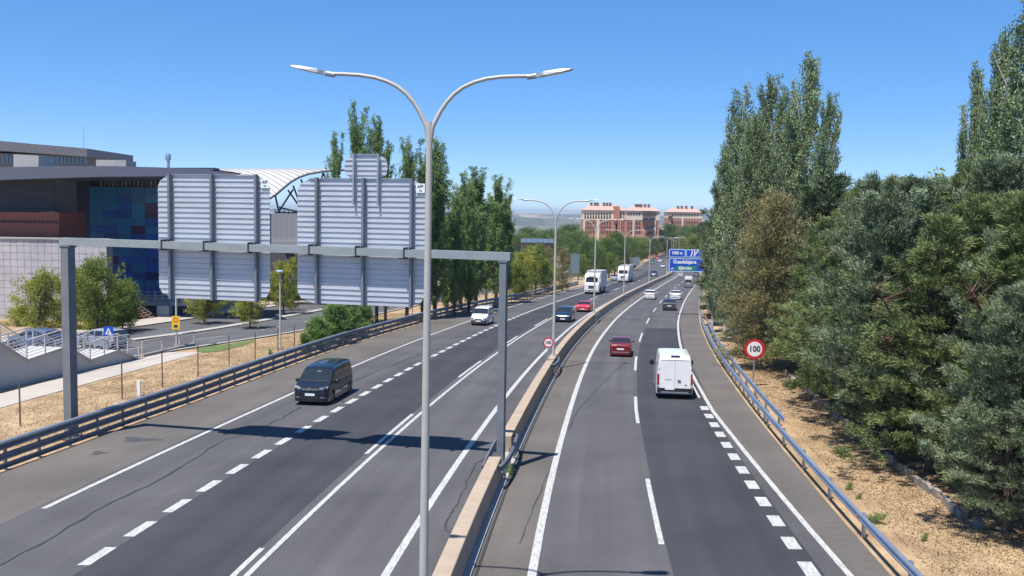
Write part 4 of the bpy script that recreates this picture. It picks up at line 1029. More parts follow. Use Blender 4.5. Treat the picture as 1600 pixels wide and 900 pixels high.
proto('br0', broad_l, bark, seed=70, H=7, R=3.1, prof=rnd, nb=70, e0=.1, e1=1.2, up=.08, ncl=17, crad=.38, nbl=15, bl=.19, bw=.12, h0=.22, tr=.16, t0=.35, outw=.4, diamond=True, az_j=.9)
proto('br1', broad_l, bark, seed=71, H=7, R=3.3, prof=rnd, nb=74, e0=.0, e1=1.1, up=.1, ncl=17, crad=.42, nbl=15, bl=.2, bw=.13, h0=.2, tr=.16, t0=.35, outw=.4, diamond=True, az_j=.9)
proto('by0', broad_y, bark, seed=72, H=7, R=3.2, prof=rnd, nb=66, e0=.1, e1=1.2, up=.08, ncl=17, crad=.36, nbl=14, bl=.19, bw=.12, h0=.2, tr=.15, t0=.35, outw=.4, diamond=True, az_j=.9)
proto('bb0', brown_l, bark, seed=73, H=11.5, R=3.0, prof=lambda t: rnd(t)*.95, nb=190, e0=.1, e1=1.2, up=.1, ncl=17, crad=.3, nbl=15, bl=.17, bw=.05, h0=.06, tr=.16, t0=.3, outw=.6)
proto('pi0', pine_l, bark, seed=80, H=11, R=4.2, prof=lambda t: rnd(t), nb=90, e0=.05, e1=1.2, up=.12, ncl=18, crad=.5, nbl=14, bl=.34, bw=.10, h0=.2, tr=.22, t0=.45, outw=.7, upw=.5)
proto('pi1', pine_l, bark, seed=81, H=11, R=4.0, prof=lambda t: rnd(t), nb=84, e0=.1, e1=1.1, up=.12, ncl=18, crad=.55, nbl=14, bl=.34, bw=.10, h0=.18, tr=.22, t0=.45, outw=.7, upw=.5)
proto('bu0', bush_l, bark, seed=90, H=3.4, R=1.5, prof=lambda t: .9 - .3*t, nb=60, e0=.7, e1=1.4, up=-.05, ncl=10, crad=.22, nbl=16, bl=.34, bw=.05, h0=.03, tr=.03, t0=.15, outw=.6, upw=.3, limb=.012)
proto('sh0', broad_y, bark, seed=91, H=2.4, R=1.6, prof=rnd, nb=50, e0=.1, e1=1.2, up=.05, ncl=11, crad=.25, nbl=14, bl=.13, bw=.08, h0=.05, tr=.04, t0=.2, outw=.4, diamond=True, limb=.015)
proto('we0', bush_l, bark, seed=92, H=.55, R=.42, prof=rnd, nb=26, e0=.2, e1=1.2, up=.0, ncl=6, crad=.07, nbl=10, bl=.12, bw=.025, h0=.05, tr=.008, t0=.2, outw=.6, upw=.4, limb=.004)
def plant(name, key, x, y, H, label, cat='tree', group=None, wide=1.0, rz=None, z=None, lm=None):
    c, t, h = CROWNS[key]; s_ = H/h
    r = empty(name, (x, y, (float(gz(x, y)) if z is None else z) - .05), random.uniform(0, 6.28) if rz is None else rz); r.scale = (s_*wide, s_*wide, s_)
    tag(r, label, cat, group); a = link('trunk', t, r); b_ = link('crown', c, r)
    return r
def px_plant(name, key, px, py_top, Y, label, **k):
    """stand a tree at distance Y under the picture column px with its top at row py_top"""
    p = ray(px, py_top, Y); z = float(gz(p.x, Y)); wide = k.pop('w', None); H = p.z - z; c, t, h = CROWNS[key]
    return plant(name, key, p.x, Y, H, label, wide=(wide if wide else 1.0), **k)
GR = 'evergreens crowding the verge on the right'
# front row of evergreens right of the verge (offset from the right guardrail, distance, height, kind)
front = [(25.5, 6.6, 10.0, 'ca0', 'nearest bluish cypress filling the lower right corner'),
 (29.5, 4.9, 8.2, 'ca1', 'pale blue low cypress at the right edge above the corner'),
 (33.0, 7.2, 11.0, 'cb0', 'olive cypress at the right edge behind the pale blue one'),
 (37.0, 5.1, 10.4, 'cb1', 'cypress with bare reddish boughs above the broken kerb stones'),
 (41.5, 4.9, 11.6, 'ca2', 'grey green cypress directly behind the middle of the stone edging'),
 (46.5, 5.7, 11.6, 'cb2', 'tall olive cypress beside the far end of the stone edging'),
 (52.0, 5.9, 12.4, 'cb0', 'tall olive cypress to the right of the speed sign'),
 (57.5, 6.6, 11.4, 'cd0', 'dark cypress right behind the speed sign'),
 (64.5, 5.8, 9.0, 'ca1', 'bluish cypress left of the speed sign below the brown tree')]
front += [(31.5, 8.4, 10.6, 'cb2', 'olive cypress wedged between the two nearest bluish ones'), (35.0, 7.0, 9.8, 'ca0', 'narrow bluish cypress right of the bough with bare reddish twigs'),
 (39.2, 6.6, 11.2, 'cb0', 'narrow olive cypress above the middle of the stone edging'), (44.0, 6.2, 12.2, 'cd0', 'dark narrow cypress above the far half of the stone edging'),
 (49.3, 6.6, 12.6, 'ca1', 'grey green narrow cypress right of the tall olive one'), (54.8, 6.8, 12.2, 'cb1', 'olive narrow cypress above the speed sign'), (61.0, 6.0, 10.6, 'cb2', 'olive cypress just left of the speed sign')]
for Y, d, H, k, lb in front: plant('cypress_tree', k, float(RG(Y)) + d - .3, Y, H, lb, group=GR, wide=1.0)
back = [(31, 12.5, 11.5, 'ca2', 'bluish cypress of the back row at the right edge'), (36, 13, 12.0, 'cb2', 'olive cypress of the back row next to the right edge'),
 (41, 12, 12.4, 'cb1', 'olive back row cypress right of the sharp blue spire'), (46, 10.5, 13.3, 'ca0', 'sharp bluish spire rising in the back row of evergreens'),
 (52, 10.5, 12.6, 'cb0', 'olive back row cypress left of the sharp blue spire'), (58, 10, 13.0, 'ca1', 'tall grey green back row cypress behind the brown tree'),
 (49, 17, 13.5, 'cb1', 'olive cypress deep in the third row'), (58, 17, 14.0, 'cd0', 'dark cypress deep in the third row'), (66, 14, 13.0, 'ca2', 'bluish cypress of the far back row below the white poplars'),
 (38, 19, 13.5, 'cd0', 'dark cypress deep in the third row near the right edge')]
for Y, d, H, k, lb in back: plant('cypress_tree', k, float(RG(Y)) + d, Y, H, lb, group=GR, wide=1.08)
px_plant('brown_tree', 'bb0', 1203, 285, 66, 'brownish half dry feathery tree left of the tall evergreens', w=1.15)
px_plant('broadleaf_tree', 'by0', 1492, 252, 64, 'yellow green broadleaf tree peeping over the evergreens', w=1.0)
px_plant('broadleaf_tree', 'br1', 1425, 268, 66, 'dull green broadleaf tree behind the evergreens right of the spire', w=1.0)
px_plant('cypress_tree', 'cd0', 1290, 262, 74, 'dark evergreen between the poplars and the front evergreens', w=1.2)
GP = 'white poplars on the right'
for (px, py, Y, k, w_, lb) in [(1222, 118, 80, 'pw2', .62, 'white poplar tucked behind the two tallest ones'), (1168, 175, 82, 'pw1', .66, 'mid height white poplar in front of the left one'),
    (1243, 72, 78, 'pw0', 0.78, 'tallest white poplar of the right group'), (1188, 112, 84, 'pw1', 0.68, 'white poplar just left of the tallest one'),
    (1146, 125, 88, 'pw2', 0.72, 'left white poplar of the group beyond the brown tree'), (1122, 215, 92, 'pw0', 0.61, 'lower white poplar at the left flank of the group'), (1285, 140, 74, 'pw1', 0.51, 'sparse leaning white poplar right of the tallest one'),
    (1598, -30, 50, 'pw2', 0.81, 'big white poplar cut by the right picture edge'), (1512, 88, 56, 'pw0', 0.51, 'sparse white poplar left of the big one at the right edge'), (1555, 40, 54, 'pw1', 0.53, 'white poplar between the sparse one and the big one at the right edge')]:
    px_plant('white_poplar', k, px, py, Y, lb, w=w_, group=GP, rz=0.0)
for (px, py, Y, k, w_, lb) in [(1156, 300, 118, 'cd0', 1.0, 'dark cypress just right of the blue sign'), (1160, 250, 100, 'cd0', 1.0, 'dark cypress behind the blue sign post'), (1172, 320, 84, 'ca0', .9, 'bluish cypress between blue sign and brown tree'),
    (1180, 400, 74, 'ca2', 1.1, 'low grey green cypress beside the far end of the double rail'), (1144, 320, 140, 'ca1', 1.1, 'bluish cypress hanging over the right end of the blue sign'), (1128, 330, 190, 'cd0', 1.2, 'dark cypress far along the right shoulder'), (1122, 345, 240, 'pi0', .9, 'round pine far along the right shoulder')]:
    px_plant('cypress_tree', k, px, py, Y, lb, w=w_, group=GR)

GL_ = 'lombardy poplars left of the motorway'
for (px, py, Y, k, w_, lb) in [(604, 215, 98, 'pl1', .6, 'slim lombardy poplar right of the small top panel'), (662, 225, 102, 'pl0', .75, 'lombardy poplar just left of the front lamp pole'), (735, 285, 112, 'pl2', .9, 'slim lombardy poplar between the two right clumps'), (792, 300, 133, 'pl1', .9, 'slim lombardy poplar at the right end of the row'), (712, 300, 108, 'pl2', .9, 'lombardy poplar close right of the front lamp pole'),
    (524, 200, 92, 'pl1', 0.55, 'thin lombardy poplar left of the small top panel'), (566, 150, 96, 'pl0', 0.70, 'tallest lombardy poplar rising above the right sign'), (590, 175, 99, 'pl2', 0.67, 'lombardy poplar close behind the tallest one'),
    (638, 208, 100, 'pl1', 0.81, 'lombardy poplar left of the front lamp pole'), (682, 212, 104, 'pl2', 0.96, 'lombardy poplar directly behind the front lamp pole'), (722, 262, 117, 'pl0', 1.18, 'lombardy poplar right of the front lamp pole'),
    (746, 256, 122, 'pl1', 1.15, 'lombardy poplar with twin tips above the white van'), (778, 270, 130, 'pl2', 1.18, 'last lombardy poplar of the row toward the valley'), (700, 330, 110, 'pl1', 1.26, 'lower lombardy poplar filling the gap right of the lamp pole'), (762, 300, 138, 'pl0', 1.04, 'lower lombardy poplar behind the last pair')]:
    px_plant('lombardy_poplar', k, px, py, Y, lb, w=w_, group=GL_, rz=random.uniform(0, 6))
GB = 'leafy trees left of the motorway'
for (px, py, Y, k, w_, lb) in [(58, 410, 79, 'by0', 1.05, 'yellow green tree left of the gantry post'), (150, 392, 82, 'br0', 1.0, 'bushy green tree right of the gantry post before the blue tiles'), (118, 402, 86, 'by0', .95, 'yellowing tree right behind the gantry post'), (190, 425, 85, 'br1', .9, 'spreading green tree reaching toward the left sign'),
    (318, 438, 93, 'by0', 1.35, 'low yellowish tree under the left sign'), (390, 440, 89, 'by0', 1.15, 'small dark stemmed tree under the right end of the left sign'), (443, 395, 106, 'by0', .9, 'yellow green tree seen between the two signs'), (455, 440, 112, 'br1', .9, 'green tree low between the two signs'), (420, 430, 120, 'by0', .9, 'pale tree behind the lamp between the signs'), (530, 455, 108, 'br0', 1.1, 'green tree under the right sign behind the reeds'),
    (818, 384, 150, 'by0', 1.1, 'pale green tree at the end of the poplar row'), (838, 376, 158, 'br0', 1.2, 'green tree left of the second lamp pole'), (858, 382, 165, 'bb0', .9, 'olive tree right of the second lamp pole'), (880, 384, 172, 'bb0', 1.0, 'brownish olive tree before the first lorry'), (806, 400, 142, 'br1', 1.1, 'green tree low behind the gantry corner'), (845, 395, 185, 'by0', 1.2, 'pale tree behind the row near the second lamp')]:
    px_plant('broadleaf_tree', k, px, py, Y, lb, w=w_, group=GB)
GQ = 'pines left of the lorries'
for (px, py, Y, k, w_, lb) in [(918, 372, 262, 'pi0', 1.0, 'round bright pine above the first lorry'), (938, 380, 255, 'pi1', 1.0, 'low bright pine right of the third lamp pole'), (948, 364, 275, 'pi1', 1.05, 'large pine between the two lorries'), (962, 358, 285, 'pi0', 1.1, 'tallest pine left of the second lorry'), (930, 366, 300, 'pi1', 1.0, 'pine behind the round bright pine'), (982, 364, 332, 'pi1', 1.1, 'dark pine above the second lorry'), (986, 398, 335, 'bu0', 1.6, 'pale shrub on the gore beside the ramp'), (952, 393, 262, 'br0', 1.1, 'small green tree behind the second lorry'), (998, 370, 430, 'br1', 1.3, 'olive tree below the flats left of the far lamps'), (895, 376, 330, 'pi0', 1.2, 'pine left of the third lamp pole'), (905, 392, 240, 'br1', 1.0, 'dull tree left of the first lorry')]:
    px_plant('pine_tree' if k[:2] == 'pi' else 'broadleaf_tree', k, px, py, Y, lb, w=w_, group=GQ)
for i, (px, py, Y, k) in enumerate([(825, 352, 440, 'pi0'), (842, 354, 460, 'pi1'), (860, 356, 430, 'pi0'), (878, 350, 420, 'pi1'), (892, 347, 410, 'pi0'), (904, 355, 400, 'pi1'), (812, 360, 420, 'pi1')]):
    px_plant('pine_tree', k, px, py, Y, ['far pine left of the second lamp above the sheds', 'far pine just left of the second lamp', 'far pine right of the second lamp', 'far dark pine midway to the flats', 'tallest far dark pine near the flats', 'far pine touching the left end of the flats', 'far pine beside the last lombardy poplar'][i], w=1.5, group='distant pines before the valley')
for i, (px, py, Y, k, w_) in enumerate([(1046, 346, 560, 'pi0', 1.2), (1058, 352, 570, 'pi1', 1.1), (1036, 356, 600, 'pi1', 1.0), (1072, 350, 540, 'pi0', 1.2), (1088, 346, 500, 'pi1', 1.2), (1012, 368, 530, 'br0', 1.5), (1100, 345, 430, 'cd0', 1.3), (1028, 366, 640, 'br1', 1.0), (1065, 366, 520, 'bb0', 1.3), (1052, 362, 620, 'pi0', 1.2), (1084, 362, 420, 'br0', 1.3)]):
    px_plant('pine_tree' if k[:2] == 'pi' else 'broadleaf_tree', k, px, py, Y, ['far pine between the two blocks of flats', 'far pine under the second block of flats', 'small far pine right of the first block of flats', 'far pine above the left end of the blue sign', 'far pine above the right end of the blue sign', 'far broadleaf tree below the first block of flats', 'far cypress touching the right poplars', 'far small tree at the bend right of the flats', 'far olive tree close above the blue sign', 'far dark pine directly behind the distant lamps', 'far tree beside the cypresses right of the blue sign'][i], w=w_, group='far trees at the bend')
for i, (px, py, Y, k, w_) in enumerate([(918, 369, 500, 'pi0', 1.7), (936, 372, 490, 'br1', 1.8), (953, 368, 505, 'pi1', 1.7), (968, 372, 480, 'pi0', 1.6), (984, 370, 500, 'br0', 1.8), (1000, 368, 515, 'pi1', 1.7), (1022, 370, 520, 'pi0', 1.3)]):
    px_plant('pine_tree' if k[:2] == 'pi' else 'broadleaf_tree', k, px, py, Y, ['tree hiding the left foot of the brick flats', 'second tree along the foot of the brick flats', 'third tree along the foot of the brick flats', 'tree before the stair tower of the brick flats', 'broad tree before the right wing of the flats', 'tree below the stacked balconies of the flats', 'small pine at the right foot of the flats'][i], w=w_, group='trees along the foot of the flats')
# shrubs and weeds
p = at(545, 528)
for i, (px, py, h_, w_) in enumerate([(500, 545, 2.9, 1.6), (520, 535, 4.0, 1.5), (548, 526, 4.6, 1.5), (478, 552, 1.9, 1.1), (565, 520, 3.5, 1.2)]):
    q = at(px, py); plant('reed_bush', 'bu0', q.x, q.y, h_, ['bright reed clump left of the middle below the right sign', 'tall bright reed clump below the right sign', 'darker tall reed clump below the right sign', 'smallest reed clump at the left end', 'reed clump at the right end behind the rail'][i], 'bush', 'green reed bushes behind the guardrail', wide=w_)
for i, (px, py, k, h_, w_, lb) in enumerate([(30, 508, 'sh0', 2.2, 1.6, 'yellow shrub left of the gantry post'), (62, 512, 'sh0', 2.0, 1.6, 'yellow green shrub just left of the gantry post'), (145, 515, 'sh0', 3.0, 1.5, 'dense shrub under the trees right of the gantry post'), (100, 510, 'sh0', 2.4, 1.5, 'shrub behind the gantry post'), (178, 510, 'sh0', 2.8, 1.3, 'shrub behind the crossing sign')]):
    q = at(px, py); plant('shrub', k, q.x, q.y, h_, lb, 'bush', 'shrubs before the tiled wall', wide=w_)
for i, (px, py, h_, w_, lb) in enumerate([(1360, 812, .5, 1.3, 'low green cushion weed on the dry verge near the rail'), (1322, 764, .4, .7, 'small weed on the dry verge upper of two'), (1338, 778, .3, .7, 'tiny weed on the dry verge beside the cushion weed'), (1440, 845, .35, .6, 'sparse weed at the lower verge'), (427, 560, .9, .5, 'dark little bush on the dry strip behind the left rail')]):
    q = at(px, py); plant('weed', 'we0', q.x, q.y, h_, lb, 'plant', 'weeds on the dry verges', wide=w_)
q = at(800, 742); plant('weed', 'we0', q.x, q.y, .55, 'leafy green weed at the foot of the median wall near the gantry post', 'plant', z=q.z)
# stone edging under the evergreens
se = empty('stone_edging', (float(RG(44)) + 3.9, 44, float(gz(float(RG(44)) + 3.9, 44)))); tag(se, 'broken row of pale kerb stones at the foot of the evergreens', 'kerb')
stone_m = mat('kerb stone', (.30, .26, .22), .9, var=.25, scale=2, bump=.5, coord='World')
y = 30.0
while y < 64:
    L_ = random.uniform(.45, .8); x = float(RG(y)) + 3.95 + random.gauss(0, .05); z = float(gz(x, y))
    if random.random() < .9:
        b = MB(); b.box((0, 0, 0), (random.uniform(.16, .24), L_ - .06, random.uniform(.28, .4)), M=Matrix.Rotation(-tangent(y) + random.gauss(0, .06), 3, 'Z') @ Matrix.Rotation(random.gauss(0, .09), 3, 'X'))
        o = b.build('stone', stone_m, None); o.location = (x, y + L_/2, z + .08 + random.uniform(-.03, .03)); keep(o, se)
    y += L_
# dead reddish boughs showing in the evergreens
dead = mat('dead reddish wood', (.16, .085, .06), .9, var=.3)
for (px, py, Y, lb, sd) in [(1385, 455, 36.5, 'bare reddish dead bough high among the evergreens', 3), (1535, 465, 30.5, 'bare reddish dead bough near the right edge among the evergreens', 5), (1400, 530, 37.5, 'bare reddish dead bough lower among the evergreens', 8)]:
    r = random.Random(sd); c = ray(px, py, Y); c = c + Vector((-.6, -.8, 0)); root = empty('dead_bough', c); tag(root, lb, 'dead branch')
    b = MB(); main = [Vector((.9, 1.0, -.9)), Vector((.4, .5, -.35)), Vector((0, 0, 0)), Vector((-.35, -.3, .3))]; b.tube(main, [.05, .045, .035, .015], 5)
    b.build('limb', dead, root)
    b = MB()
    for k in range(16):
        s_ = main[1].lerp(main[2], r.random()) if k % 2 else main[2].lerp(main[3], r.random()); d = Vector((r.gauss(0, .5), r.gauss(-.2, .4), r.gauss(.1, .45))); b.tube([s_, s_ + d*.5, s_ + d*.9 + Vector((0, 0, r.gauss(0, .1)))], [.016, .011, .004], 3, cap=False)
    b.build('twigs', dead, root)

# ------------------------------------------------------------------ sports centre on the left
def px_prism(poly, Y, depth, b=None):
    """a solid whose front outline, seen at distance Y, is pushed back by depth"""
    b = b or MB(); b.prism([ray(x, y, Y) for x, y in poly], (0, depth, 0)); return b
def solid(name, poly, Y, depth, m_, root):
    o = px_prism(poly, Y, depth).build(name, m_, None); fix_normals(o.data)
    if root is not None: keep(o, root)
    return o
tile_m = mat('pale stone tile', (.42, .40, .42), .8, var=.14, scale=.25, coord='World', fine=.06, fscale=2)
joint_m = mat('dark wall joint', (.22, .22, .23), .9)
dkblue = mat('dark blue cladding', (.02, .034, .10), .6, var=.2, coord='World')
louv = mat('slate louvre', (.05, .06, .09), .6, var=.15, coord='World')
redbox = mat('rust red cladding', (.26, .075, .05), .6, var=.12, coord='World')
fascia_m = mat('roof edge slate', (.12, .125, .17), .45, var=.08, coord='World', metal=.2)
roof_m = mat('flat roof', (.35, .34, .33), .9, coord='World')
bl = [mat('blue panel %s' % n_, c_, .35, var=.05) for n_, c_ in (('teal', (.015, .20, .42)), ('mid', (.008, .12, .48)), ('deep', (.008, .09, .36)), ('maroon', (.06, .025, .09)), ('navy', (.02, .035, .14)), ('petrol', (.015, .15, .36)))]
q = ray(150, 480, 104)
sc = empty('sports_centre', (q.x, 104, float(zr(104)))); tag(sc, 'large modern hall with blue tile facade, pale tiled wall and curved slate roof', 'building')
zb_ = float(zr(100)) - .3
def down(poly):        # keep the foot of a wall at ground height
    return poly
# tiled lower wall: backing and tiles
W0 = ray(-60, 375, 95); W1 = ray(166, 375, 95)
ztop = W1.z; xl, xr = W0.x, W1.x
keep(MB().box(((xl + xr)/2, 95.8, (ztop + zb_)/2 - .02), (xr - xl, 1.4, ztop - zb_ - .04)).build('wall', joint_m, None), sc)
nx = 21; nz = 12; tw = (xr - xl)/nx; th_ = (ztop - zb_)/nz
tmesh = MB().box((0, 0, 0), (tw - .03, .08, th_ - .03)).mesh('tile', tile_m)
for i in range(nx):
    for k in range(nz):
        o = link('tile', tmesh); o.location = (xl + (i + .5)*tw, 95.07 + random.uniform(-.01, .01), zb_ + (k + .5)*th_); keep(o, sc)
keep(MB().box(((xl + xr)/2, 95.8, ztop + .04), (xr - xl + .2, 1.8, .14)).build('coping', concrete_grey, None), sc)
# dark volumes above
solid('red_wall', [(-60, 330), (92, 332), (92, 376), (-60, 376)], 97.5, 6, redbox, sc)
a = ray(-60, 345, 97.4); b_ = ray(90, 345, 97.4)
for k in range(22):
    x = a.x + (b_.x - a.x)*(k + .5)/22; keep(MB().box((x, 97.42, a.z), ((b_.x - a.x)/22*.6, .12, .22)).build('vent_slot', black_pl, None), sc)
solid('louvre_wall', [(-60, 262), (86, 262), (86, 331), (-60, 331)], 101, 5, joint_m, sc)
for k in range(15):
    y_ = 281 + k*3.4; A0 = ray(-60, y_, 100.9); A1 = ray(86, y_, 100.9)
    keep(MB().box(((A0.x + A1.x)/2, 100.85, (A0.z + A1.z)/2), (A1.x - A0.x, .14, .17), M=Matrix.Rotation(.0, 3, 'X')).build('louvre', louv, None), sc)
solid('side_wall', [(86, 262), (141, 262), (141, 500), (86, 500)], 111.5, 6, dkblue, sc)
# blue panels
X0 = ray(139, 300, 111).x; X1 = ray(335, 300, 111).x; ztp = ray(190, 292, 111).z; zbt = float(zr(111)) - .2
keep(MB().box(((X0 + X1)/2, 113.1, (ztp + zbt)/2), (X1 - X0, 4, ztp - zbt)).build('wall', joint_m, None), sc)
nc = 9; nr = 16; pw = (X1 - X0)/nc; ph = (ztp - zbt)/nr
pmesh = [MB().box((0, 0, 0), (pw - .03, .06, ph - .03)).mesh('panel', m_) for m_ in bl]
pat = random.Random(4)
for i in range(nc):
    for k in range(nr):
        t = pat.random(); j = 0 if t < .28 else 1 if t < .55 else 2 if t < .74 else 5 if t < .86 else 3 if t < .93 else 4
        if k > nr - 3: j = pat.choice((0, 5, 0, 2))
        o = link('panel', pmesh[j]); o.location = (X0 + (i + .5)*pw, 111.06, zbt + (k + .5)*ph); keep(o, sc)
# open plant level above the blue tiles
for k in range(14):
    x = ray(160 + 6.5*k, 285, 112).x; keep(MB().box((x, 111.6, ztp + .75), (.10 if k % 3 else .22, .1, 1.5)).build('roof_post', concrete_light, None), sc)
solid('plant_wall', [(140, 262), (335, 262), (335, 300), (140, 300)], 117, 2, dkblue, sc)
for (x0, x1, y0, y1) in ((156, 176, 281, 289), (178, 186, 284, 289), (206, 222, 279, 292), (225, 246, 277, 295)): solid('plant_unit', [(x0, y0), (x1, y0), (x1, y1), (x0, y1)], 114, 1.5, roof_m, sc)
# sweeping roof edge and roof
roofline_t = [(-80, 263), (0, 261.5), (90, 259.5), (180, 259.5), (250, 261.5), (300, 264), (345, 268), (372, 272)]
roofline_b = [(372, 273), (340, 273), (300, 274), (250, 275.5), (160, 276), (60, 279), (0, 281), (-80, 283)]
o = MB().prism([ray(x, y_, 94) for x, y_ in roofline_t + roofline_b], (-14, 30, 0)).build('roof', fascia_m, None); fix_normals(o.data); keep(o, sc)
solid('roof_hatch', [(150, 249.5), (196, 250.5), (196, 262), (150, 262)], 106, 3, concrete_light, sc); solid('roof_hatch', [(180, 250), (197, 250), (197, 263), (180, 263)], 105, .9, concrete_grey, sc)
solid('roof_hatch', [(21, 241), (60, 243), (60, 262), (21, 262)], 108, 4, concrete_light, sc)
solid('roof_hump', [(285, 264), (300, 262.6), (335, 264.5), (320, 270), (285, 268)], 97, 10, fascia_m, sc)
p = ray(263, 262, 100)
keep(MB().tube([p, p + Vector((0, 0, .7))], .16, 10).build('chimney', galv, None), sc)
keep(MB().tube([p + Vector((0, 0, .7)), p + Vector((0, 0, .95)), p + Vector((0, 0, 1.25)), p + Vector((0, 0, 1.45))], [.16, .32, .30, .18], 12).build('chimney_cap', chrome, None), sc)

# upper block behind
q = ray(60, 260, 150); ub = empty('office_block', (q.x, 150, float(zr(150)))); tag(ub, 'flat roofed block with a window strip rising behind the blue hall', 'building')
solid('wall', [(-90, 236), (134, 244), (134, 262), (-90, 262)], 151, 14, mat('office wall', (.17, .17, .18), .7, coord='World'), ub)
K0 = ray(-90, 330, 151)
o = MB().box(((ray(-90, 250, 152).x + ray(133, 250, 152).x)/2, 158, (ray(60, 262, 152).z + float(zr(152)))/2 + .4), (ray(133, 250, 152).x - ray(-90, 250, 152).x - .4, 12, ray(60, 262, 152).z - float(zr(152)) + .8)).build('lower_wall', concrete_grey, None); keep(o, ub)
solid('roof_edge', [(-90, 217.5), (0, 220), (60, 225.5), (136, 232), (136, 245), (60, 239.5), (0, 235.5), (-90, 234)], 149, 18, mat('roof edge grey', (.13, .13, .15), .5, coord='World'), ub)
wm = mat('office window', (.10, .16, .24), .15, spec=.7)
for k in range(22):
    x0 = 2 + k*6.1
    if 18 < x0 < 78 and not (x0 < 20): continue
    y0 = 240 + x0*.045
    solid('window', [(x0, y0), (x0 + 4.8, y0), (x0 + 4.8, 256.5), (x0, 256.5)], 150.9, .2, wm, ub)
b = MB(); p = ray(131, 235, 150); b.tube([p, p + Vector((0, 0, 3.9))], [.05, .02], 5); keep(b.build('antenna', galv, None), ub)

# hall with the pale vaulted roof
q = ray(450, 480, 130); vh = empty('vaulted_hall', (q.x, 130, float(zr(130)))); tag(vh, 'hall with a pale ribbed sail roof over dark trusses between the two signs', 'building')
mem = mat('ribbed pale roof', (.50, .48, .46), .6, var=.05, coord='World')
front_c = [(422, 309), (432, 302.5), (443, 293), (455, 283), (468, 275.5), (482, 270.5), (505, 266.5), (540, 264)]
back_c = [(330, 264.5), (352, 264.2), (378, 264), (404, 264), (430, 264), (456, 264), (482, 264.5), (538, 264)]
v = []; NB = 14
for j in range(NB + 1):
    t = j/NB; Yv = 124 + 36*t
    for (a, bb) in zip(front_c, back_c):
        x = a[0] + (bb[0] - a[0])*t; y_ = a[1] + (bb[1] - a[1])*(1 - (1 - t)**1.7); p = ray(x, y_, Yv); v.append(p)
nf = len(front_c); top_n = len(v); v += [p + Vector((0, 0, -.25)) for p in v]
fs = []
for j in range(NB):
    for k in range(nf - 1):
        a = j*nf + k; fs.append((a, a+1, a+nf+1, a+nf)); fs.append((a+top_n, a+top_n+nf, a+top_n+nf+1, a+top_n+1))
for k in range(nf - 1): fs.append((k, k+top_n, k+1+top_n, k+1)); c_ = NB*nf + k; fs.append((c_, c_+1, c_+1+top_n, c_+top_n))
for j in range(NB): a = j*nf; fs.append((a, a+nf, a+nf+top_n, a+top_n)); a = j*nf+nf-1; fs.append((a, a+top_n, a+nf+top_n, a+nf))
o = MB().add(v, fs).build('roof', mem, None); fix_normals(o.data); keep(o, vh)
for k in range(nf - 1):       # standing ribs from the front edge back
    for s_ in (0, .5):
        P = []
        for j in range(0, NB + 1, 2):
            p = v[j*nf + k].lerp(v[j*nf + k + 1], s_); P.append(p + Vector((0, 0, .06)))
        keep(MB().tube(P, .05, 4).build('roof_rib', concrete_grey, None), vh)
keep(MB().tube([p + Vector((0, -.1, -.1)) for p in v[:nf]], .14, 8).build('edge_beam', fascia_m, None), vh)
clad = mat('grey cladding', (.27, .27, .29), .6, var=.06, coord='World')
for k in range(14):
    x0 = 424 + k*8.2
    solid('cladding_panel', [(x0, 334), (x0 + 8.0, 334), (x0 + 8.0, 378), (x0, 378)], 121, .15, clad, vh)
solid('wall', [(330, 334.5), (540, 334.5), (540, 462), (330, 462)], 129.3, 20, mat('dark hall wall', (.07, .075, .09), .7), vh)
solid('canopy', [(424, 377), (540, 377), (540, 384), (424, 384)], 120.5, 2, clad, vh); solid('canopy', [(424, 388), (540, 388), (540, 392), (424, 392)], 120.5, 2, clad, vh)
def strut(a, b_, w_, nm='truss'): A0 = ray(*a, 126.5); B0 = ray(*b_, 126.5); keep(MB().beam(A0, B0, w_, w_).build(nm, fascia_m, None), vh)
for a, bb in (((430, 305), (436, 332)), ((436, 330), (458, 296)), ((450, 297), (466, 320)), ((458, 290), (470, 322)), ((436, 324), (470, 332)), ((430, 332), (540, 333)), ((470, 280), (490, 330)), ((505, 270), (490, 330)), ((505, 270), (530, 330))): strut(a, bb, .2)
for k in range(6): strut((430 + k*7, 326 + k*1.0), (430 + k*7, 334), .1, 'balustrade')

# low plinth with deck, rails, steps
q = ray(240, 500, 101); pl = empty('entrance_plinth', (q.x, 101, float(zr(101)))); tag(pl, 'raised entrance deck with railings and brown steps before the blue facade', 'terrace')
dz = ray(250, 473, 101).z; xa, xb = ray(186, 470, 101).x, ray(300, 470, 101).x; zg = float(zr(101)) - .2
keep(MB().box(((xa + xb)/2, 105, (dz + zg)/2 - .15), (xb - xa, 8, dz - zg - .3)).build('plinth_wall', dkblue, None), pl)
keep(MB().box(((xa + xb)/2, 104.9, dz - .08), (xb - xa + .5, 8.5, .3)).build('deck', path_m, None), pl)
keep(MB().box(((xa + xb)/2, 100.6, dz - .1), (xb - xa + .6, .12, .34)).build('deck_edge', concrete_grey, None), pl)
for yy in (101.0, 108.8):
    for z_ in (.35, .7, 1.05): keep(MB().beam((xa, yy, dz + .1 + z_), (xb, yy, dz + .1 + z_), .05, .05).build('rail', galv, None), pl)
    for k in range(11): x = xa + (xb - xa)*k/10; keep(MB().box((x, yy, dz + .6), (.06, .06, 1.1)).build('rail_post', galv, None), pl)
x1 = ray(256, 490, 99.6).x; keep(MB().box((x1, 99.9, (dz + zg)/2), (1.25, 1.2, dz - zg - .3)).build('pillar', mat('pale blue pillar', (.26, .31, .36), .6), None), pl)
step_m = mat('brown step', (.23, .12, .07), .8)
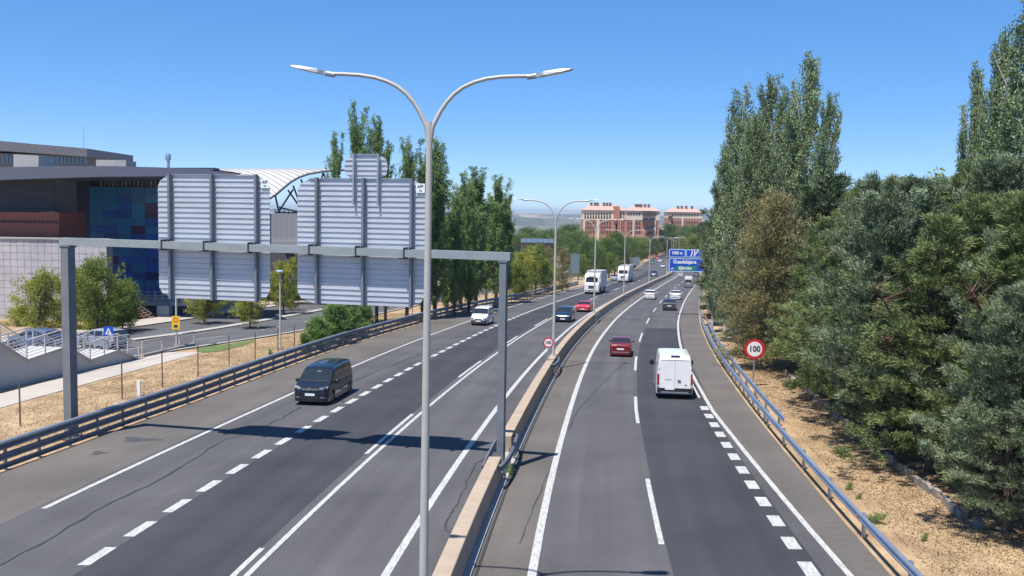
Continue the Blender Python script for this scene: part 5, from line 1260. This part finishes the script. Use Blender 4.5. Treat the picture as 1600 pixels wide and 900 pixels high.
for k in range(6):
    xs_ = ray(219 + k*4.2, 495, 98.6).x; keep(MB().box((xs_, 98.4, dz - .3 - .24*k), (.62, 2.6, .13)).build('step', step_m, None), pl)
A0 = ray(202, 480, 97); B0 = ray(237, 505, 97)
for s_ in (0, -.45): keep(MB().beam(A0 + Vector((0, 0, 1 + s_)), B0 + Vector((0, 0, 1 + s_)), .05, .05).build('rail', galv, None), pl)
for (x0, lb) in ((163, 'n'),):
    pass
for k in range(4):
    p = ray(178 + 4.6*k, 500, 93); keep(MB().box((p.x, 93, p.z + .0), (.5, .1, 1.5)).build('gate_panel', clad, None), pl)

# ------------------------------------------------------------------ stepped ramp with white railings beside the path
rail_w = mat('off white railing', (.55, .54, .52), .5, var=.06, coord='World')
G0 = at(0, 608); G1 = at(216, 560); pd = (G1 - G0); pd.z = 0; pd.normalize(); pn = Vector((pd.y, -pd.x, 0))
if pn.y > 0: pn = -pn
rp = empty('footbridge_ramp', G0.lerp(G1, .6)); tag(rp, 'pale concrete stair ramp with white railings beside the left path', 'ramp')
prof_px = [(-140, 560), (-60, 515), (0, 536), (42, 562), (98, 543), (108, 543), (141, 562), (184, 547), (200, 553), (217, 561)]
topP = [on_plane(x, y_, G0, pn) for x, y_ in prof_px]
bot = []
for p in reversed(topP): bot.append(Vector((p.x, p.y, min(p.z - .02, float(zr(p.y)) - .15))))
o = MB().prism(topP + bot, -pn*2.6).build('stair_wall', mat('ramp concrete', (.42, .41, .40), .85, var=.06, scale=.5, coord='World', fine=.04, fscale=4), None); fix_normals(o.data); keep(o, rp)
# dark edge slab showing along the steps
edgeP = [p + pn*.05 for p in topP]
for i in range(len(edgeP) - 1):
    keep(MB().beam(edgeP[i] + Vector((0, 0, -.06)), edgeP[i+1] + Vector((0, 0, -.06)), .16, .14).build('edge_slab', concrete_light, None), rp)
def railing(P, root, hh=1.02, nbar=6, sp=1.3, off_=Vector((0, 0, 0)), m_=rail_w):
    for i in range(len(P) - 1):
        a, b_ = P[i] + off_, P[i+1] + off_; L_ = (b_ - a).length
        for k in range(nbar): z_ = hh*(.18 + .82*k/(nbar - 1)) if nbar > 1 else hh; keep(MB().beam(a + Vector((0, 0, z_)), b_ + Vector((0, 0, z_)), .07 if k == nbar - 1 else .03, .07 if k == nbar - 1 else .03).build('rail' if k == nbar - 1 else 'bar', m_, None), root)
        n_ = max(1, int(L_/sp))
        for k in range(0 if i == 0 else 1, n_ + 1):
            p = a.lerp(b_, k/n_); keep(MB().box(p + Vector((0, 0, hh/2)), (.08, .05, hh)).build('rail_post', m_, None), root)
railing(topP[1:], rp, 1.12, 6, 1.5); railing(topP[1:], rp, 1.12, 5, 1.6, off_=-pn*2.5)
# lower railing that runs on along the path
G2 = at(222, 557); G3 = at(303, 539)
r2 = empty('path_railing', G2); tag(r2, 'pale open railing running on from the ramp beside the path', 'railing')
railing([G2, G2.lerp(G3, .36), G2.lerp(G3, .7), G3], r2, 1.05, 2, 2.2, m_=mat('buff railing', (.45, .38, .33), .6, var=.06))
keep(MB().beam(G2 + Vector((0, 0, .06)), G3 + Vector((0, 0, .06)), .25, .2).build('kerb_wall', concrete_light, None), r2)

# wire fence
wf = empty('wire_fence', at(253, 600)); tag(wf, 'row of thin rusty fence posts on the dry strip behind the left guardrail', 'fence')
heads = [(30, 600), (190, 567), (253, 553), (309, 540), (357.6, 526), (398.6, 520), (434, 514), (460, 508)]
fm = mat('fence post', (.10, .085, .075), .7); fp = []
for (x, y_) in heads:
    p = at(x, y_, 1.9); p.z = float(zr(p.y)); fp.append(p)
    keep(MB().box(p + Vector((0, 0, .9)), (.055, .055, 2.1)).build('post', fm, None), wf)
for k in range(7):
    p = fp[-1] + Vector((1.1*(k+1), 4.6*(k+1), 0)); p.x = float(LG(p.y)) - 2.0; p.z = float(zr(p.y)); fp.append(p)
    keep(MB().box(p + Vector((0, 0, .9)), (.055, .055, 2.1)).build('post', fm, None), wf)
for h_ in (.5, 1.1, 1.75):
    keep(MB().tube([p + Vector((0, 0, h_)) for p in fp], .006, 3, cap=False).build('wire', fm, None), wf)
p = at(217, 617); p.z = float(zr(p.y)); o = MB().box((0, 0, .35), (.18, .12, .9)).build('marker_post', white_paint, None, loc=p); tag(o, 'short white marker post on the dry strip behind the left rail', 'marker post')

# service road furniture
def single_lamp(x, y_, ytop, label, arm=1.2, mt=lamp_grey):
    p = at(x, y_); h = ray(x, ytop, p.y).z - p.z; r = empty('street_lamp', p, 0); tag(r, label, 'lamp')
    MB().tube([(0, 0, 0), (0, 0, h)], [.09, .05], 10).build('pole', mt, r, smooth=40); MB().box((0, 0, .1), (.3, .3, .2)).build('base', concrete_grey, r)
    MB().ell((0, -.15, h + .03), (.28, .42, .09), 10, 6).build('lamp_head', mat('pale blue lamp head', (.30, .42, .5), .4), r, smooth=60); return r, h
single_lamp(438, 545, 424, 'slim single lamp seen in the gap between the two signs')
yr, h = single_lamp(276, 543, 380, 'slim lamp by the service road rising behind the left sign')
p = at(276, 543); ys_ = empty('warning_sign', p + Vector((0, -.12, ray(275, 504, p.y).z - p.z))); tag(ys_, 'yellow rectangular sign with a round emblem on the slim lamp pole', 'road sign')
MB().box((0, 0, 0), (.62, .04, 1.02)).build('plate', mat('sign yellow', (.75, .45, .02), .5), ys_)
b = MB(); N = 20
for k in range(N):
    a0, a1 = 2*math.pi*k/N, 2*math.pi*(k+1)/N; b.prism([(.19*math.cos(a0), -.03, .22 + .19*math.sin(a0)), (.19*math.cos(a1), -.03, .22 + .19*math.sin(a1)), (.13*math.cos(a1), -.03, .22 + .13*math.sin(a1)), (.13*math.cos(a0), -.03, .22 + .13*math.sin(a0))], (0, .008, 0))
o = b.build('ring', red_paint, ys_); fix_normals(o.data)
MB().box((0, -.026, -.24), (.30, .008, .16)).box((-.08, -.026, -.36), (.08, .008, .08)).box((.08, -.026, -.36), (.08, .008, .08)).build('pictogram', ink, ys_)
p = at(170, 547); h = ray(170, 517.5, p.y).z - p.z
bs = empty('crossing_sign', p); tag(bs, 'square blue pedestrian crossing sign behind the white ramp railing', 'road sign')
MB().box((0, .03, h/2), (.06, .05, h)).build('pole', galv, bs); MB().box((0, 0, h), (.70, .03, .70)).build('plate', blue_paint, bs)
o = MB().prism([(-.26, -.018, h - .24), (.26, -.018, h - .24), (0, -.018, h + .27)], (0, -.006, 0)).build('white_triangle', white_paint, bs); fix_normals(o.data)
b = MB(); 
for a, c in (((0, 0, .02), (0, 0, -.07)), ((0, 0, -.07), (-.06, 0, -.18)), ((0, 0, -.07), (.06, 0, -.18)), ((0, 0, 0), (-.06, 0, -.06)), ((0, 0, 0), (.06, 0, -.05))): b.beam(Vector(a) + Vector((0, -.028, h)), Vector(c) + Vector((0, -.028, h)), .03, .008, up=(0, 1, 0))
b.box((0, -.028, h + .07), (.05, .008, .05)); b.build('walking_figure', ink, bs)
# the two cars parked behind the ramp
def parked(px, Y, rz, fn, L, col, nm, label):
    r = empty('parked_car', (0, 0, 0)); tag(r, label, 'car', 'cars parked by the ramp'); pm = car_paint(nm, col); _mm[r.name] = pm; fn(r, L=L, col=pm)
    p = ray(px, 530, Y); r.location = (p.x, Y, float(zr(Y)) + .0); r.rotation_euler = (0, 0, rz)
parked(160, 73, 1.15, hatch, 4.0, (.30, .33, .38), 'parked silver paint', 'pale silver parked car glimpsed through the ramp railing')
parked(55, 72, 1.25, hatch, 4.1, (.10, .13, .24), 'parked blue paint', 'bluish parked car behind the left end of the ramp railing')
p = ray(655, 447, 104)
# dark sign back among the poplar trunks
sb = empty('side_sign', (ray(703, 470, 112).x, 112, float(zr(112)))); tag(sb, 'back of a dark blue grey roadside sign among the poplar trunks', 'road sign')
z_ = ray(703, 444, 112).z - sb.location.z
MB().box((0, 0, z_), (1.7, .05, 2.9)).build('plate', mat('weathered sign back', (.06, .08, .13), .6), sb)
for sx in (-.5, .5): MB().box((sx, .08, z_/2 + .3), (.1, .1, z_ + 1)).build('leg', post_grey, sb)
sb2 = empty('side_sign', (ray(898, 440, 205).x, 205, float(zr(205)))); tag(sb2, 'pale grey tall sign back left of the first lorry', 'road sign')
z_ = ray(898, 412, 205).z - sb2.location.z
MB().box((0, 0, z_), (1.9, .05, 4.2)).build('plate', mat('pale sign back', (.13, .18, .23), .5), sb2)
for sx in (-.6, .6): MB().box((sx, .08, z_/2), (.12, .1, z_)).build('leg', post_grey, sb2)
sb3 = empty('side_sign', (ray(991, 420, 300).x, 300, float(zr(300)))); tag(sb3, 'grey sign board standing on the gore behind the second lorry', 'road sign')
z_ = ray(991, 408, 300).z - sb3.location.z
MB().box((0, 0, z_), (3.2, .06, 2.6)).build('plate', mat('grey sign board', (.18, .2, .23), .5), sb3)
for sx in (-1, 1): MB().box((sx, .08, z_/2), (.14, .1, z_)).build('leg', post_grey, sb3)

# slender poles behind the left guardrail
for i, (x, yb, yt, lb) in enumerate([(845, 452, 408, 'thin grey pole behind the left rail before the olive trees'), (806, 462, 405, 'thin grey pole behind the left rail beside the gantry corner')]):
    p = at(x, yb); h = ray(x, yt, p.y).z - p.z; r = empty('thin_pole', p); tag(r, lb, 'pole'); MB().tube([(0, 0, 0), (0, 0, h)], [.07, .05], 8).build('shaft', lamp_grey, r); MB().tube([(0, 0, h), (0, 0, h + .12)], [.09, .04], 8).build('cap', lamp_grey, r)

# low sheds in the valley
q = ray(842, 378, 330); sh = empty('long_shed', (q.x, 330, float(zr(330)))); tag(sh, 'long low shed with pale blue metal roof left of the second lamp', 'building')
x0, x1 = ray(814, 378, 330).x, ray(866, 378, 330).x; zt = ray(842, 374.5, 330).z; zg = float(zr(330)) - .3
keep(MB().box(((x0 + x1)/2, 337, (zt - 1.0 + zg)/2), (x1 - x0 - .6, 12, zt - 1.0 - zg)).build('wall', mat('shed wall', (.16, .12, .10), .8), None), sh)
for k in range(6):
    xx = x0 + (x1 - x0)*(k + .5)/6; w_ = (x1 - x0)/6 - .1
    o = MB().prism([(xx - w_/2, 329.6, zt - 1.1), (xx + w_/2, 329.6, zt - 1.1), (xx + w_/2, 337, zt), (xx + w_/2, 344, zt - 1.1), (xx - w_/2, 344, zt - 1.1), (xx - w_/2, 337, zt)], (0, 0, .18)).build('roof_panel', mat('shed roof', (.13, .17, .22), .4, metal=.3), None)
    fix_normals(o.data); keep(o, sh)

# ------------------------------------------------------------------ blocks of flats
brick = mat('red brick', (.40, .185, .125), .9, var=.10, scale=.12, coord='World', fine=.1, fscale=1.2)
cream = mat('cream render', (.62, .53, .42), .85, var=.05, coord='World')
rtile = mat('pale red roof tile', (.46, .31, .26), .9, var=.12, scale=.4, coord='World')
wdark = mat('far window', (.06, .055, .06), .3); balc = mat('dark balcony', (.09, .05, .045), .7)
def flats(label, Yb, x0, x1, eave, band, roof, tower, wins, cols, balcs, zfoot, chim):
    q = ray((x0 + x1)/2, 380, Yb); r = empty('apartment_block', (q.x, Yb, zfoot)); tag(r, label, 'building', 'brick blocks of flats in the distance')
    XA, XB = ray(x0, 350, Yb).x, ray(x1, 350, Yb).x; ze = ray((x0+x1)/2, eave, Yb).z; zb2 = ray((x0+x1)/2, band, Yb).z; D = 16
    def bx(nm, xa, xb, za, zb, y0, y1, m_): keep(MB().box(((xa+xb)/2, (y0+y1)/2, (za+zb)/2), (xb-xa, y1-y0, zb-za)).build(nm, m_, None), r)
    bx('brick_wall', XA, XB, zfoot, zb2, Yb, Yb + D, brick); bx('upper_wall', XA - .15, XB + .15, zb2 + .02, ze, Yb - .15, Yb + D, cream)
    zr_ = ray((x0+x1)/2, roof, Yb).z
    o = MB().add([(XA - .8, Yb - .9, ze + .02), (XB + .8, Yb - .9, ze + .02), (XB + .8, Yb + D + .8, ze + .02), (XA - .8, Yb + D + .8, ze + .02), (XA + 4, Yb + D/2, zr_), (XB - 4, Yb + D/2, zr_)], [(0, 1, 5, 4), (1, 2, 5), (2, 3, 4, 5), (3, 0, 4), (3, 2, 1, 0)]).build('roof', rtile, None); fix_normals(o.data); keep(o, r)
    for c_ in chim:
        X = ray(c_, 330, Yb).x; keep(MB().box((X, Yb + D*.42, zr_ + .1), (1.3, 1.2, 2.0)).box((X, Yb + D*.42, zr_ + 1.2), (1.6, 1.5, .25)).build('chimney', mat('chimney brick', (.20, .10, .08), .9), None), r)
    for (a, b_, zt_) in tower:
        bx('stair_tower', ray(a, 330, Yb).x, ray(b_, 330, Yb).x, zfoot, ray(a, zt_, Yb).z, Yb - 1.2, Yb + 8, brick)
    for yy, m2 in wins:
        x = x0 + 3.2
        while x < x1 - 3:
            if not any(a - 2 < x < b_ + 1 for a, b_, _ in tower) and not any(a - 2 < x < b_ + 1 for a, b_, _, _ in balcs):
                p = ray(x, yy, Yb); bx('window', p.x - .45, p.x + .45, p.z - .65, p.z + .65, Yb - .32, Yb - .16, wdark)
            x += 4.3
    for (a, b_) in cols: bx('white_strip', ray(a, 340, Yb).x, ray(b_, 340, Yb).x, zfoot, zb2 + .3, Yb - .5, Yb - .01, cream)
    for (a, b_, ya, yb) in balcs:
        pa, pb = ray(a, ya, Yb), ray(b_, yb, Yb); bx('loggia', pa.x, pb.x, pb.z, pa.z, Yb - .36, Yb - .2, wdark)
        bx('balcony', pa.x - .1, pb.x + .1, pb.z - .25, pb.z + .9, Yb - 1.5, Yb - .4, balc)
    return r
flats('long brick block of flats with cream top floors, left of the far road', 560, 911, 978, 328.5, 344, 320, [(959, 968, 322), (962, 965, 345)], [(334.5, 0), (339.5, 0), (348, 0), (355, 0), (362, 0)], [(911.5, 914.5), (932, 937), (968.5, 970)], [(959.5, 964.5, 346, 349)], -15, (925, 931, 935, 945, 950, 955))
flats('right wing of the brick flats with stacked dark balconies', 548, 978.5, 1030, 329.5, 344, 322.5, [], [(334.5, 0), (348, 0), (355, 0), (362, 0)], [(989, 991.5), (1022, 1025)], [(1004, 1012, 341, 347), (1014, 1022, 341, 347), (1004, 1012, 334, 337), (1014, 1022, 334, 337), (1010, 1022, 354, 361), (1004, 1012, 330, 332), (1014, 1022, 330, 332), (1008, 1018, 364, 369)], -15, (996, 1000, 1004, 1010, 1016))
flats('smaller distant brick block of flats nearer the right poplars', 600, 1043.5, 1096, 331.5, 341.5, 325, [], [(336, 0), (347, 0), (354, 0)], [(1046, 1048), (1065, 1068)], [(1044.5, 1050, 337, 340)], -17, (1062, 1068, 1075, 1084))

# ------------------------------------------------------------------ air
hz = bpy.data.materials.new('haze'); hz.use_nodes = True; n = hz.node_tree.nodes; l = hz.node_tree.links; n.remove(n['Principled BSDF'])
pv = n.new('ShaderNodeVolumePrincipled'); pv.inputs['Color'].default_value = (.80, .88, 1, 1); pv.inputs['Density'].default_value = 0.00013; pv.inputs['Anisotropy'].default_value = .3
l.new(pv.outputs[0], n['Material Output'].inputs['Volume'])
hb = MB().box((0, 5950, -28), (13600, 12300, 156)).build('haze', hz); hb['kind'] = 'stuff'
